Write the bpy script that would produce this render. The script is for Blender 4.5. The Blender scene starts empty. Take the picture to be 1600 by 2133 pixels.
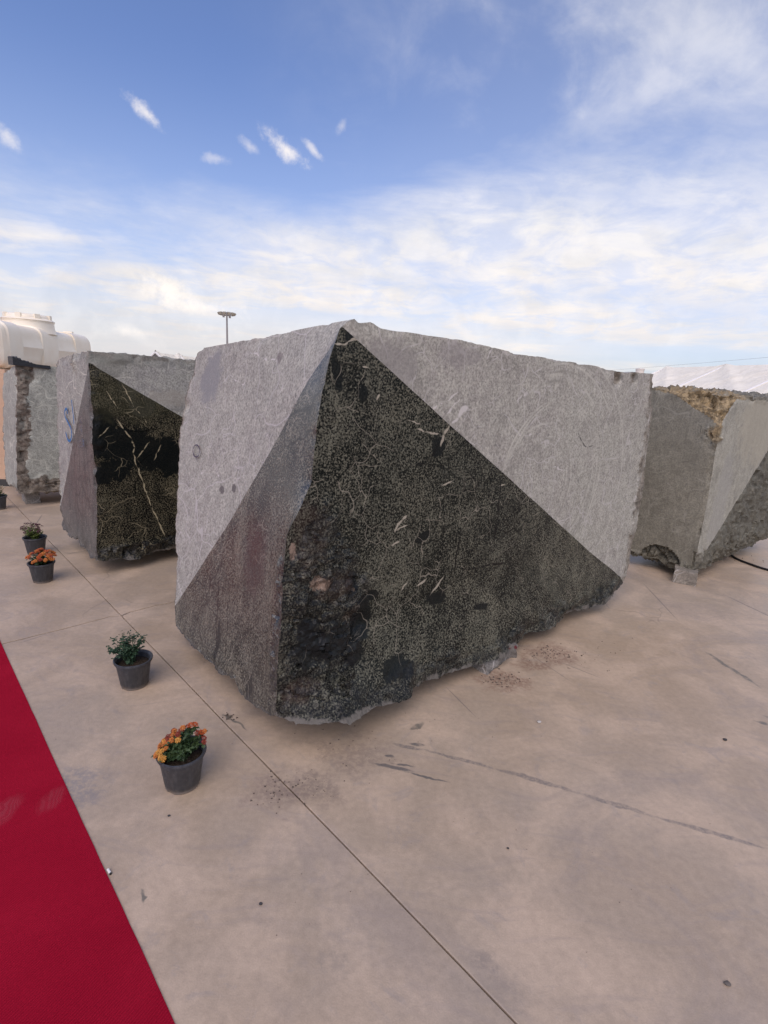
import bpy, bmesh, math, random
import numpy as np
from mathutils import Vector, Matrix

random.seed(7)
S = bpy.context.scene
C = S.collection

# ------------------------------------------------------------------ camera
F, CX, CY, H = 1093.0, 800.0, 1066.5, 1.6          # focal length and centre in photo pixels, eye height in metres
_n = np.array([-.057, 1, 267.3 / 1093]); UP = -_n / np.linalg.norm(_n)
YA = np.array([0, 0, 1.]) - UP * UP[2]; YA /= np.linalg.norm(YA)
XA = np.cross(YA, UP)
RM = np.array([XA, YA, UP])                         # camera axes (right, down, forward) -> world
EYE = np.array([0, 0, H])
cd = bpy.data.cameras.new('camera'); cam = bpy.data.objects.new('camera', cd); C.objects.link(cam)
cd.sensor_fit = 'VERTICAL'; cd.sensor_height = 36; cd.lens = F * 36 / 2133
cd.clip_start = .05; cd.clip_end = 3000
_r, _d, _f = RM[:, 0], RM[:, 1], RM[:, 2]
cam.matrix_world = Matrix(((_r[0], -_d[0], -_f[0], 0), (_r[1], -_d[1], -_f[1], 0), (_r[2], -_d[2], -_f[2], H), (0, 0, 0, 1)))
S.camera = cam

def ray(u, v): return RM @ np.array([u - CX, v - CY, F])
def gnd(u, v, z=0.):
    d = ray(u, v); return EYE + d * ((z - H) / d[2])
def onp(u, v, p, n):
    d = ray(u, v); return EYE + d * (((p - EYE) @ n) / (d @ n))

# ------------------------------------------------------------------ node helper
class NT:
    def __init__(s, tree):
        s.t = tree; s.n = tree.nodes; s.l = tree.links
    def new(s, typ, **kw):
        n = s.n.new(typ)
        for k, v in kw.items(): setattr(n, k, v)
        return n
    def put(s, sock, v):
        if v is None: return
        if isinstance(v, bpy.types.NodeSocket): s.l.new(v, sock)
        elif isinstance(v, (tuple, list, np.ndarray)) :
            v = tuple(float(x) for x in v)
            sock.default_value = v + (1.,) if (sock.type == 'RGBA' and len(v) == 3) else v
        else: sock.default_value = v
    def m(s, op, a, b=None, c=None, clamp=False):
        n = s.new('ShaderNodeMath', operation=op, use_clamp=clamp)
        s.put(n.inputs[0], a); s.put(n.inputs[1], b); s.put(n.inputs[2], c)
        return n.outputs[0]
    def v(s, op, a, b=None, scale=None):
        n = s.new('ShaderNodeVectorMath', operation=op)
        s.put(n.inputs[0], a); s.put(n.inputs[1], b)
        if scale is not None: s.put(n.inputs['Scale'], scale)
        return n.outputs['Value'] if op in ('DOT_PRODUCT', 'LENGTH', 'DISTANCE') else n.outputs['Vector']
    def noise(s, vec, scale, detail=4, rough=.55, dist=0., col=False):
        n = s.new('ShaderNodeTexNoise'); s.put(n.inputs['Vector'], vec)
        s.put(n.inputs['Scale'], scale); n.inputs['Detail'].default_value = detail
        n.inputs['Roughness'].default_value = rough; n.inputs['Distortion'].default_value = dist
        return n.outputs['Color'] if col else n.outputs['Fac']
    def vor(s, vec, scale, feature='DISTANCE_TO_EDGE', rnd=1.):
        n = s.new('ShaderNodeTexVoronoi', feature=feature); s.put(n.inputs['Vector'], vec)
        n.inputs['Scale'].default_value = scale; n.inputs['Randomness'].default_value = rnd
        return n.outputs['Distance']
    def step(s, x, lo, hi, a=0., b=1.):
        n = s.new('ShaderNodeMapRange', interpolation_type='SMOOTHSTEP'); s.put(n.inputs[0], x)
        n.inputs[1].default_value = lo; n.inputs[2].default_value = hi
        n.inputs[3].default_value = a; n.inputs[4].default_value = b
        return n.outputs[0]
    def mix(s, f, a, b, blend='MIX'):
        n = s.new('ShaderNodeMix', data_type='RGBA', blend_type=blend)
        s.put(n.inputs[0], f); s.put(n.inputs[6], a); s.put(n.inputs[7], b)
        return n.outputs[2]
    def bump(s, h, strength, dist, nrm=None):
        n = s.new('ShaderNodeBump'); s.put(n.inputs['Height'], h)
        s.put(n.inputs['Strength'], strength); n.inputs['Distance'].default_value = dist
        if nrm is not None: s.put(n.inputs['Normal'], nrm)
        return n.outputs[0]
    def attr(s, name):
        return s.new('ShaderNodeAttribute', attribute_name=name).outputs['Fac']
    def warp(s, P, scale, amt):
        c = s.noise(P, scale, 2, .5, col=True)
        return s.v('ADD', P, s.v('SCALE', s.v('SUBTRACT', c, (.5, .5, .5)), scale=amt))
    def ell(s, P, c, r, rot=(0, 0, 0)):
        """normalised distance in an ellipsoid of half-sizes r about c"""
        n = s.new('ShaderNodeMapping', vector_type='TEXTURE'); s.put(n.inputs['Vector'], P)
        n.inputs['Location'].default_value = tuple(map(float, c)); n.inputs['Rotation'].default_value = rot
        n.inputs['Scale'].default_value = tuple(map(float, r))
        return s.v('LENGTH', n.outputs[0])
    def lowest(s, ds):
        out = ds[0]
        for d in ds[1:]: out = s.m('MINIMUM', out, d)
        return out
    def segs(s, P, items):
        """0..1 mask of thin tapering lines a-b, w metres half-wide"""
        ds = []
        for a, b, w in items:
            a = np.array(a, float); b = np.array(b, float); d = b - a; L = np.linalg.norm(d)
            ds.append(s.ell(P, (a + b) / 2, (L * .62, w * 1.15, w * 1.15), tuple(Vector(tuple(d)).to_track_quat('X', 'Z').to_euler())))
        return s.step(s.lowest(ds), 1., .55)
    def blob(s, P, c, r, nz, amt=.9, soft=.12):
        """ragged-edged patch: ellipsoid of radii r about c, its edge pushed by the noise nz"""
        return s.blobs(P, [(c, r)], nz, amt, soft)
    def blobs(s, P, cr, nz, amt=.9, soft=.12):
        d = s.m('ADD', s.lowest([s.ell(P, c, r) for c, r in cr]), s.m('MULTIPLY', s.m('SUBTRACT', nz, .5), amt))
        return s.step(d, 1 + soft, 1 - soft)

def mat(name):
    m = bpy.data.materials.new(name); m.use_nodes = True
    k = NT(m.node_tree); b = m.node_tree.nodes['Principled BSDF']
    return m, k, b
def flat(name, col, rough=.6, var=.15, scale=30, spec=.4, bump=0., bscale=60):
    m, k, b = mat(name)
    P = k.new('ShaderNodeTexCoord').outputs['Object']
    n = k.noise(P, scale, 4)
    c = k.mix(n, tuple(x * (1 - var) for x in col), tuple(min(1, x * (1 + var)) for x in col))
    k.put(b.inputs['Base Color'], c); b.inputs['Roughness'].default_value = rough
    b.inputs['Specular IOR Level'].default_value = spec
    if bump: k.put(b.inputs['Normal'], k.bump(k.noise(P, bscale, 4), bump, .01))
    return m

# ------------------------------------------------------------------ sky, sun, exposure
SUN_EL, SUN_AZ = math.radians(50), math.radians(-168)      # azimuth from +Y towards +X: the hazy sun stands behind the camera
W = bpy.data.worlds.new('World'); S.world = W; W.use_nodes = True
k = NT(W.node_tree); bg = W.node_tree.nodes['Background']
sky = k.new('ShaderNodeTexSky', sky_type='NISHITA'); sky.sun_disc = False
sky.sun_elevation = SUN_EL; sky.sun_rotation = SUN_AZ
sky.air_density = 1.0; sky.dust_density = 1.5; sky.ozone_density = 2.5
D = k.new('ShaderNodeTexCoord').outputs['Generated']
sx = k.new('ShaderNodeSeparateXYZ'); k.put(sx.inputs[0], D)
dx, dy, dz = sx.outputs
zz = k.m('ADD', k.m('MAXIMUM', dz, 0.), .10)
cmb = k.new('ShaderNodeCombineXYZ'); k.put(cmb.inputs[0], k.m('DIVIDE', dx, zz)); k.put(cmb.inputs[1], k.m('DIVIDE', dy, zz))
PL = cmb.outputs[0]                                        # the cloud layer as a plane overhead
mp = k.new('ShaderNodeMapping'); k.put(mp.inputs['Vector'], PL)
mp.inputs['Rotation'].default_value = (0, 0, math.radians(-38)); mp.inputs['Scale'].default_value = (.85, 1.15, 1)
ST = mp.outputs[0]
n_big = k.noise(PL, .55, 5, .55, .6)
n_str = k.noise(ST, .75, 8, .58, .55)
n_fin = k.noise(k.v('ADD', D, (3, 1, 0)), 14, 7, .6, .4)
# upper edge of the cloud bank rises to the right
edge = k.m('ADD', k.step(dx, -.25, .28, .285, .435), k.m('MULTIPLY', k.m('SUBTRACT', n_big, .5), .22))
edge = k.m('ADD', edge, k.m('MULTIPLY', k.m('SUBTRACT', n_str, .5), .34))
bank = k.step(k.m('SUBTRACT', edge, dz), -.05, .17)
tex = k.step(n_str, .30, .62, .55, 1.)
lump = k.noise(k.v('MULTIPLY', PL, (1., .8, 1.)), 3.4, 7, .62, .5)
bank = k.m('MULTIPLY', k.m('MULTIPLY', bank, tex), k.step(lump, .34, .60, .62, 1.))
low = k.step(dz, .24, .03, 0., .85)                        # pale veil towards the horizon
veil = k.m('MULTIPLY', k.step(dx, -.28, .26), k.step(k.m('ADD', n_str, k.m('MULTIPLY', k.m('SUBTRACT', n_fin, .5), .25)), .38, .68, .10, .62))
dens = k.m('MAXIMUM', k.m('MAXIMUM', bank, low), veil)
gap = k.m('MULTIPLY', k.step(dz, .13, .05), k.m('MULTIPLY', k.step(dx, .12, .5), k.step(n_str, .42, .66, .85, .35)))
dens = k.m('MULTIPLY', dens, k.m('SUBTRACT', 1., gap))
pf = 0.
def puff(u, v, a, ra, rb, dn, c0):
    """a small cloud at the photo's (u, v): half-sizes in pixels, long axis turned a degrees"""
    c = ray(u, v); c /= np.linalg.norm(c)
    e1 = RM @ np.array([math.cos(math.radians(a)), math.sin(math.radians(a)), 0]); e1 -= c * (e1 @ c); e1 /= np.linalg.norm(e1)
    e2 = np.cross(c, e1); q = k.v('SUBTRACT', D, tuple(c))
    px = k.m('DIVIDE', k.v('DOT_PRODUCT', q, tuple(e1)), ra / 1200.); py = k.m('DIVIDE', k.v('DOT_PRODUCT', q, tuple(e2)), rb / 1200.)
    d = k.m('SQRT', k.m('ADD', k.m('MULTIPLY', px, px), k.m('MULTIPLY', py, py)))
    d = k.m('ADD', d, k.m('MULTIPLY', k.m('SUBTRACT', k.noise(D, 26, 6, .7), .5), 2.6))
    return k.m('MAXIMUM', c0, k.m('MULTIPLY', k.step(d, 1.15, -.2), dn))
for a in ((305, 236, 45, 38, 13, .7), (592, 306, 42, 52, 18, .8), (655, 315, 45, 28, 8, .55), (520, 305, 40, 26, 10, .35), (712, 262, 120, 16, 9, .28),
          (15, 285, 45, 30, 14, .5), (450, 330, 10, 24, 10, .35), (345, 603, 15, 62, 34, 1.), (430, 640, 10, 80, 18, .95), (270, 690, 10, 50, 14, .6)):
    pf = puff(*a, pf)
ccol = k.mix(k.step(dz, .02, .40), (.74, .68, .64), (.75, .74, .76))
ccol = k.mix(k.m('MULTIPLY', k.step(dx, -.05, -.45), k.step(dz, .22, .08, 0., .75)), ccol, (.60, .585, .60))
ccol = k.mix(k.step(k.noise(ST, 1.7, 6, .6), .40, .66, 0., .38), ccol, (.56, .57, .60))
ccol = k.mix(k.m('MULTIPLY', k.step(n_fin, .42, .64), .22), ccol, (.95, .90, .86))
SKY_K = .10
blue = k.mix(1., sky.outputs[0], (1.10, 1.10, 1.36), 'MULTIPLY')
blue = k.mix(k.step(dz, .45, .18, 0., .15), blue, (7.0, 7.2, 7.6))
skyc = k.mix(dens, blue, k.v('SCALE', ccol, scale=1 / SKY_K))
skyc = k.mix(pf, skyc, tuple(x / SKY_K for x in (.90, .83, .77)))
k.put(bg.inputs['Color'], skyc); bg.inputs['Strength'].default_value = SKY_K
sl = bpy.data.lights.new('sun', 'SUN'); sun = bpy.data.objects.new('sun', sl); C.objects.link(sun)
sl.energy = 1.25; sl.angle = math.radians(50); sl.color = (1, .86, .71)
_sd = Vector((math.sin(SUN_AZ) * math.cos(SUN_EL), math.cos(SUN_AZ) * math.cos(SUN_EL), math.sin(SUN_EL)))
sun.rotation_euler = _sd.to_track_quat('Z', 'Y').to_euler()
S.view_settings.view_transform = 'Standard'; S.view_settings.look = 'None'
S.view_settings.gamma = 1; S.view_settings.use_curve_mapping = False
S.view_settings.exposure = 0.36

# ------------------------------------------------------------------ object helpers
def thing(name, label, cat, loc=(0, 0, 0), group=None):
    o = bpy.data.objects.new(name, None); C.objects.link(o); o.location = loc
    o.empty_display_size = .1; o['label'] = label; o['category'] = cat
    if group: o['group'] = group
    return o
def tag(o, label, cat, group=None):
    o['label'] = label; o['category'] = cat
    if group: o['group'] = group
    return o
def mk(name, verts, faces, m, parent=None, kind=None, smooth=None, loc=None):
    me = bpy.data.meshes.new(name); me.from_pydata([tuple(map(float, v)) for v in verts], [], faces); me.update()
    return link(name, me, m, parent, kind, smooth, loc)
def link(name, me, m, parent=None, kind=None, smooth=None, loc=None):
    o = bpy.data.objects.new(name, me); C.objects.link(o)
    if m is not None and not me.materials: me.materials.append(m)
    if parent is not None: o.parent = parent
    if kind: o['kind'] = kind
    if loc is not None: o.location = loc
    if smooth is not None:
        me.polygons.foreach_set('use_smooth', [True] * len(me.polygons))
        if smooth > 0: me.set_sharp_from_angle(angle=math.radians(smooth))
    return o
class G:
    """collects simple shapes for one mesh"""
    def __init__(s): s.v = []; s.f = []
    def add(s, vs, fs):
        o = len(s.v); s.v += [tuple(map(float, x)) for x in vs]; s.f += [tuple(i + o for i in f) for f in fs]; return s
    def box(s, c, h, rz=0., ax=None):
        c = np.array(c, float)
        if ax is None: ax = (np.array([math.cos(rz), math.sin(rz), 0]), np.array([-math.sin(rz), math.cos(rz), 0]), np.array([0, 0, 1.]))
        vs = [c + ax[0] * h[0] * i + ax[1] * h[1] * j + ax[2] * h[2] * l for i in (-1, 1) for j in (-1, 1) for l in (-1, 1)]
        return s.add(vs, [(0, 1, 3, 2), (4, 6, 7, 5), (0, 4, 5, 1), (2, 3, 7, 6), (0, 2, 6, 4), (1, 5, 7, 3)])
    def lathe(s, prof, n=32, c=(0, 0, 0), wob=None, cap=False):
        vs = []; fs = []
        for r, z in prof:
            for i in range(n):
                a = 2 * math.pi * i / n; rr = r * (wob(i, z) if wob else 1)
                vs.append((c[0] + rr * math.cos(a), c[1] + rr * math.sin(a), c[2] + z))
        for q in range(len(prof) - 1):
            for i in range(n):
                j = (i + 1) % n; fs.append((q * n + i, q * n + j, (q + 1) * n + j, (q + 1) * n + i))
        if cap: fs += [tuple(range(n))[::-1], tuple((len(prof) - 1) * n + i for i in range(n))]
        return s.add(vs, fs)
    def tube(s, pts, r, n=8):
        pts = [Vector(tuple(map(float, p))) for p in pts]; vs = []; fs = []
        rs = r if isinstance(r, (list, tuple)) else [r] * len(pts)
        for i, p in enumerate(pts):
            t = (pts[min(i + 1, len(pts) - 1)] - pts[max(i - 1, 0)]).normalized()
            a = t.cross(Vector((0, 0, 1)) if abs(t.z) < .9 else Vector((1, 0, 0))).normalized(); b = t.cross(a)
            vs += [p + (a * math.cos(2 * math.pi * q / n) + b * math.sin(2 * math.pi * q / n)) * rs[i] for q in range(n)]
        for i in range(len(pts) - 1):
            for q in range(n):
                w = (q + 1) % n; fs.append((i * n + q, i * n + w, (i + 1) * n + w, (i + 1) * n + q))
        fs += [tuple(range(n))[::-1], tuple((len(pts) - 1) * n + q for q in range(n))]
        return s.add(vs, fs)
    def make(s, name, m, parent=None, kind=None, smooth=None, loc=None):
        return mk(name, s.v, s.f, m, parent, kind, smooth, loc)

# vectorised gradient noise
_rng = np.random.RandomState(3)
_perm = np.concatenate([_rng.permutation(256)] * 3); _grd = _rng.normal(size=(256, 3)); _grd /= np.linalg.norm(_grd, axis=1)[:, None]
def pn(P):
    Pi = np.floor(P).astype(int); f = P - Pi; Pi &= 255; u = f * f * f * (f * (f * 6 - 15) + 10); out = 0
    for i in (0, 1):
        for j in (0, 1):
            for l in (0, 1):
                h = _perm[_perm[_perm[Pi[:, 0] + i] + Pi[:, 1] + j] + Pi[:, 2] + l]
                d = (_grd[h] * (f - np.array([i, j, l]))).sum(1)
                w = (u[:, 0] if i else 1 - u[:, 0]) * (u[:, 1] if j else 1 - u[:, 1]) * (u[:, 2] if l else 1 - u[:, 2])
                out = out + w * d
    return out
def fbm(P, freq, oct=4, gain=.5):
    o = 0; a = 1.
    for _ in range(oct): o = o + a * pn(P * freq + 7.3 * _); freq *= 2.03; a *= gain
    return o
def facets(P, freq):
    """broken-rock relief: every cell of a jittered grid is one tilted plane"""
    Q = P * freq + 41.7; Qi = np.floor(Q).astype(int); best = np.full(len(P), 1e9); out = np.zeros(len(P))
    for i in (-1, 0, 1):
        for j in (-1, 0, 1):
            for l in (-1, 0, 1):
                c = Qi + np.array([i, j, l]); ci = c & 255; h = _perm[_perm[_perm[ci[:, 0]] + ci[:, 1]] + ci[:, 2]]
                d = Q - (c + .5 + .42 * _grd[h]); r = (d * d).sum(1); m_ = r < best
                val = (d * _grd[(h * 7 + 13) & 255]).sum(1) * 1.1 + _grd[(h * 3 + 5) & 255, 0] * .55
                best = np.where(m_, r, best); out = np.where(m_, val, out)
    return out
def sst(x, a, b):
    t = np.clip((x - a) / (b - a), 0, 1); return t * t * (3 - 2 * t)

# ------------------------------------------------------------------ ground
DL = ray(-273, 738); DL[2] = 0; DL /= np.linalg.norm(DL)      # along the long joint and the carpet
DP = np.array([DL[1], -DL[0], 0])                            # across it, to the right
def concrete():
    m, k, b = mat('concrete')
    P = k.new('ShaderNodeNewGeometry').outputs['Position']
    big = k.noise(P, .55, 4, .6, .3); mid = k.noise(P, 2.6, 6, .62, .5); fin = k.noise(P, 38, 4, .6); grit = k.noise(P, 210, 2, .6)
    base = k.mix(k.step(big, .36, .64), (.405, .306, .213), (.412, .328, .246))
    base = k.mix(k.step(mid, .40, .68, 0., .75), base, (.56, .425, .305))
    base = k.mix(k.step(k.noise(k.v('ADD', P, (9, 4, 0)), 1.3, 6, .7, 1.2), .50, .68, 0., .55), base, (.33, .265, .215))
    base = k.mix(k.step(k.noise(k.v('ADD', P, (2, 7, 0)), 5.5, 5, .7, 1.6), .56, .70, 0., .38), base, (.31, .265, .235))
    base = k.mix(1., base, k.mix(fin, (.80, .80, .80), (1.2, 1.2, 1.2)), 'MULTIPLY')
    base = k.mix(1., base, k.mix(grit, (.86, .86, .86), (1.14, 1.14, 1.14)), 'MULTIPLY')
    # trowel sweeps
    rot = k.new('ShaderNodeMapping'); k.put(rot.inputs['Vector'], k.warp(P, .9, .8)); rot.inputs['Scale'].default_value = (1.2, 9, 1); rot.inputs['Rotation'].default_value = (0, 0, .75)
    base = k.mix(k.step(k.noise(rot.outputs[0], 2.2, 5, .6), .52, .70, 0., .35), base, (.33, .265, .22))
    # fine cracks
    cr = k.vor(k.warp(P, 3.5, .22), .75)
    crm = k.m('MULTIPLY', k.step(cr, .0045, .001), k.step(k.noise(P, .8, 2), .54, .60))
    base = k.mix(k.m('MULTIPLY', crm, .28), base, (.12, .10, .09))
    # rubber scuffs, drag marks and stains, each where it lies
    W2 = k.warp(P, 18, .028); W3 = k.warp(P, 5, .05)
    def g3(u, v): return tuple(gnd(u, v))
    pal = (.135, .125, .122)
    brk = k.step(k.noise(P, 26, 4, .65), .34, .54, .45, 1.)
    scr = k.segs(W2, [(g3(818, 1549), g3(880, 1563), .012), (g3(880, 1561), g3(1030, 1600), .011), (g3(1030, 1600), g3(1200, 1650), .015), (g3(1200, 1650), g3(1360, 1700), .015), (g3(1360, 1700), g3(1600, 1768), .013)])
    scr2 = k.segs(W2, [(g3(852, 1549), g3(886, 1553), .012), (g3(776, 1590), g3(860, 1607), .012), (g3(840, 1607), g3(932, 1628), .007), (g3(806, 1588), g3(866, 1597), .008), (g3(802, 1573), g3(822, 1576), .010)])
    scr3 = k.segs(k.warp(P, 14, .05), [(g3(858, 1518), g3(885, 1505), .020), (g3(455, 1482), g3(515, 1520), .008), (g3(470, 1497), g3(484, 1492), .017), (g3(285, 1855), g3(300, 1880), .006), (g3(1470, 1358), g3(1580, 1430), .018), (g3(1570, 1500), g3(1600, 1508), .02), (g3(1590, 1490), g3(1640, 1510), .02)])
    lines = k.segs(P, [(g3(930, 1432), g3(990, 1492), .004), (g3(1165, 1378), g3(1250, 1412), .004), (g3(1100, 1360), g3(1190, 1420), .003), (g3(1340, 1215), g3(1410, 1290), .006), (g3(1500, 1235), g3(1680, 1320), .008), (g3(40, 1340), g3(95, 1322), .004), (g3(135, 1154), g3(178, 1148), .009), (g3(75, 1092), g3(88, 1072), .007)])
    base = k.mix(k.m('MULTIPLY', k.m('MULTIPLY', k.m('MULTIPLY', scr, brk), k.step(k.noise(P, 75, 4, .7), .35, .6, .45, 1.)), .72), base, pal)
    base = k.mix(k.m('MULTIPLY', k.m('MULTIPLY', scr2, brk), .85), base, (.11, .105, .10))
    base = k.mix(k.m('MULTIPLY', k.m('MULTIPLY', scr3, brk), .8), base, (.12, .115, .095))
    base = k.mix(k.m('MULTIPLY', lines, .6), base, (.15, .13, .12))
    # orange dust and damp patches by the block
    nz = k.noise(P, 9, 6, .7)
    for u, v, r, c, a in ((1050, 1418, .14, (.24, .145, .10), .75), (1150, 1362, .17, (.25, .155, .11), .7), (1115, 1385, .10, (.22, .13, .09), .7), (640, 1640, .13, (.20, .155, .13), .55), (735, 1570, .16, (.22, .17, .14), .5), (570, 1655, .12, (.26, .19, .15), .5), (1050, 2060, .08, (.20, .17, .155), .25), (1010, 2000, .04, (.18, .155, .14), .4), (690, 2000, .05, (.22, .19, .165), .3), (150, 1640, .12, (.22, .205, .205), .6)):
        base = k.mix(k.m('MULTIPLY', k.m('MULTIPLY', k.blob(W3, gnd(u, v), (r, r * .7, r), nz, 3.6, .5), k.step(k.noise(P, 42, 5, .7), .38, .58, .15, 1.)), a), base, c)
    spots = k.m('MULTIPLY', k.step(k.vor(P, 11, 'F1'), .035, .015), k.step(k.noise(P, 3.1, 2), .55, .62))
    base = k.mix(k.m('MULTIPLY', spots, .45), base, (.07, .06, .055))
    lt = k.m('MULTIPLY', k.step(k.vor(k.v('ADD', P, (.3, .9, 0)), 8, 'F1'), .03, .012), k.step(k.noise(P, 4.1, 2), .55, .62))
    base = k.mix(k.m('MULTIPLY', lt, .7), base, (.62, .56, .50))
    k.put(b.inputs['Base Color'], base); k.put(b.inputs['Roughness'], k.step(mid, .3, .7, .36, .56)); b.inputs['Specular IOR Level'].default_value = .55
    k.put(b.inputs['Normal'], k.bump(k.m('ADD', k.m('MULTIPLY', fin, .5), k.m('ADD', k.m('MULTIPLY', mid, 2.), k.m('MULTIPLY', grit, .25))), .35, .006))
    return m
M_CON = concrete()
M_FILL = flat('joint_dirt', (.10, .085, .075), .9, .3, 40, .2)
ground = mk('ground', [(-900, -900, -.012), (900, -900, -.012), (900, 900, -.012), (-900, 900, -.012)], [(0, 1, 2, 3)], M_FILL, kind='structure')
pave = bpy.data.objects.new('pavement', None); C.objects.link(pave); pave['kind'] = 'structure'
JA = gnd(600, 1640); JC = gnd(250, 1283)
a0 = JA @ DP; l0 = JC @ DL
AC = sorted([a0 - 5.2 * q for q in range(-5, 6)]); LC = sorted([l0 + 6.1 * q for q in range(-3, 9)])
rj = random.Random(5)
edgec = {}
def cut(p0, p1, key, amp):
    """one ragged saw cut between two slab corners, the same for both slabs"""
    if key not in edgec:
        n = max(2, int(np.linalg.norm(p1 - p0) / .06)); d = (p1 - p0) / np.linalg.norm(p1 - p0); q = np.array([d[1], -d[0], 0])
        t = np.linspace(0, 1, n); pts = p0 + (p1 - p0) * t[:, None]
        off = amp * 9 * pn(np.c_[pts[:, :2] * .9, np.full(n, 3.3)]) + amp * 1.6 * pn(np.c_[pts[:, :2] * 9, np.zeros(n)])
        off[0] = off[-1] = 0
        edgec[key] = pts + q * off[:, None]
    return edgec[key]
for i in range(len(AC) - 1):
    for j in range(len(LC) - 1):
        g = lambda a, l: DP * a + DL * l
        near = abs(i - 4.5) < 2 and 1 <= j <= 4
        c00, c10, c11, c01 = g(AC[i], LC[j]), g(AC[i + 1], LC[j]), g(AC[i + 1], LC[j + 1]), g(AC[i], LC[j + 1])
        gp = .0028
        gq = .0052
        e1 = cut(c00, c10, ('c', i, j), .0075) + DL * gq; e2 = cut(c10, c11, ('l', i + 1, j), .0007) - DP * gp
        e3 = cut(c01, c11, ('c', i, j + 1), .0075)[::-1] - DL * gq; e4 = cut(c00, c01, ('l', i, j), .0007)[::-1] + DP * gp
        q00, q10, q11, q01 = c00 + DP * gp + DL * gq, c10 + DL * gq - DP * gp, c11 - DP * gp - DL * gq, c01 + DP * gp - DL * gq
        ring = np.concatenate([[q00], e1[1:-1], [q10], e2[1:-1], [q11], e3[1:-1], [q01], e4[1:-1]]); n = len(ring)
        cen = ring.mean(0); inn = ring + (cen - ring) * (.0022 / np.linalg.norm(cen - ring, axis=1))[:, None]
        vs = [tuple(p) for p in inn] + [(p[0], p[1], -.0022) for p in ring] + [(p[0], p[1], -.0115) for p in ring]
        fs = [tuple(range(n))] + [(q, q + n, (q + 1) % n + n, (q + 1) % n) for q in range(n)] + [(q + n, q + 2 * n, (q + 1) % n + 2 * n, (q + 1) % n + n) for q in range(n)]
        s = mk('concrete_slab', vs, fs, M_CON, pave)
_a, _l = max(AC), max(LC)
far = G()
for (x0, x1, y0, y1) in ((-600, 600, _l + .004, 700), (-600, min(AC) - .004, min(LC), _l - .004), (_a + .004, 600, min(LC), _l - .004)):
    far.add([DP * x0 + DL * y0, DP * x1 + DL * y0, DP * x1 + DL * y1, DP * x0 + DL * y1], [(0, 1, 2, 3)])
far.make('yard', M_CON, kind='structure')

# red carpet
def carpet_mat():
    m, k, b = mat('red_carpet')
    P = k.new('ShaderNodeNewGeometry').outputs['Position']
    rot = k.new('ShaderNodeMapping'); k.put(rot.inputs['Vector'], P); rot.inputs['Rotation'].default_value = (0, 0, .45)
    wv = k.new('ShaderNodeTexWave', wave_type='BANDS', bands_direction='X'); k.put(wv.inputs['Vector'], rot.outputs[0])
    wv.inputs['Scale'].default_value = 42; wv.inputs['Distortion'].default_value = 1.2; wv.inputs['Detail'].default_value = 2; wv.inputs['Detail Scale'].default_value = 6
    fz = k.noise(P, 260, 3, .7); lg = k.noise(P, 1.6, 5, .6, .6)
    c = k.mix(k.step(lg, .35, .68), (.27, .004, .018), (.345, .008, .026))
    c = k.mix(k.m('MULTIPLY', wv.outputs['Fac'], .26), c, (.44, .02, .045))
    c = k.mix(1., c, k.mix(fz, (.72, .72, .72), (1.28, 1.28, 1.28)), 'MULTIPLY')
    # dusty shoe prints
    nz = k.noise(P, 16, 5, .7)
    tr = k.new('ShaderNodeTexWave', wave_type='BANDS'); k.put(tr.inputs['Vector'], k.warp(P, 6, .2)); tr.inputs['Scale'].default_value = 26; tr.inputs['Distortion'].default_value = 2
    for u, v, r, a in ((10, 1690, .07, .10), (108, 1668, .06, .08)):
        mk_ = k.m('MULTIPLY', k.blob(P, gnd(u, v), (r * .6, r, r), nz, 1.2, .35), k.step(tr.outputs['Fac'], .2, .8, .5, 1.))
        c = k.mix(k.m('MULTIPLY', mk_, a), c, (.52, .30, .32))
    lint = k.m('MULTIPLY', k.step(k.vor(P, 16, 'F1'), .03, .015), k.step(k.noise(P, 5, 1), .56, .6))
    c = k.mix(k.m('MULTIPLY', lint, .6), c, (.7, .45, .42))
    k.put(b.inputs['Base Color'], c); b.inputs['Roughness'].default_value = 1.; b.inputs['Specular IOR Level'].default_value = .02
    b.inputs['Sheen Weight'].default_value = .35; b.inputs['Sheen Tint'].default_value = (.8, .03, .08, 1); b.inputs['Sheen Roughness'].default_value = .5
    
    k.put(b.inputs['Normal'], k.bump(k.m('ADD', wv.outputs['Fac'], fz), .5, .004))
    return m
c0, c1 = gnd(0, 1335), gnd(365, 2133); cdv = (c0 - c1) / np.linalg.norm(c0 - c1); cq = np.array([-cdv[1], cdv[0], 0])
if cq[0] > 0: cq = -cq
vs = []; fs = []; n = 260
for i in range(n + 1):
    t = -2.5 + 26 * (i / n) ** 1.6; e = c1 + cdv * t + cq * (.004 * pn(np.array([[t * 1.3, 0., 0.]]))[0] + .0018 * pn(np.array([[t * 14, 4., 0.]]))[0])
    for p, z in ((e, .0008), (e + cq * .001, .0045), (e + cq * .006, .006), (e + cq * 2.6, .006), (e + cq * 2.6, .0008)): vs.append((p[0], p[1], z))
for i in range(n):
    for q in range(4): fs.append((i * 5 + q, i * 5 + q + 1, i * 5 + 6 + q, i * 5 + 5 + q))
carpet = mk('carpet_runner', vs, fs, carpet_mat(), smooth=30)
tag(carpet, 'long red ribbed carpet runner with dusty shoe prints lying on the concrete', 'carpet')

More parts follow.
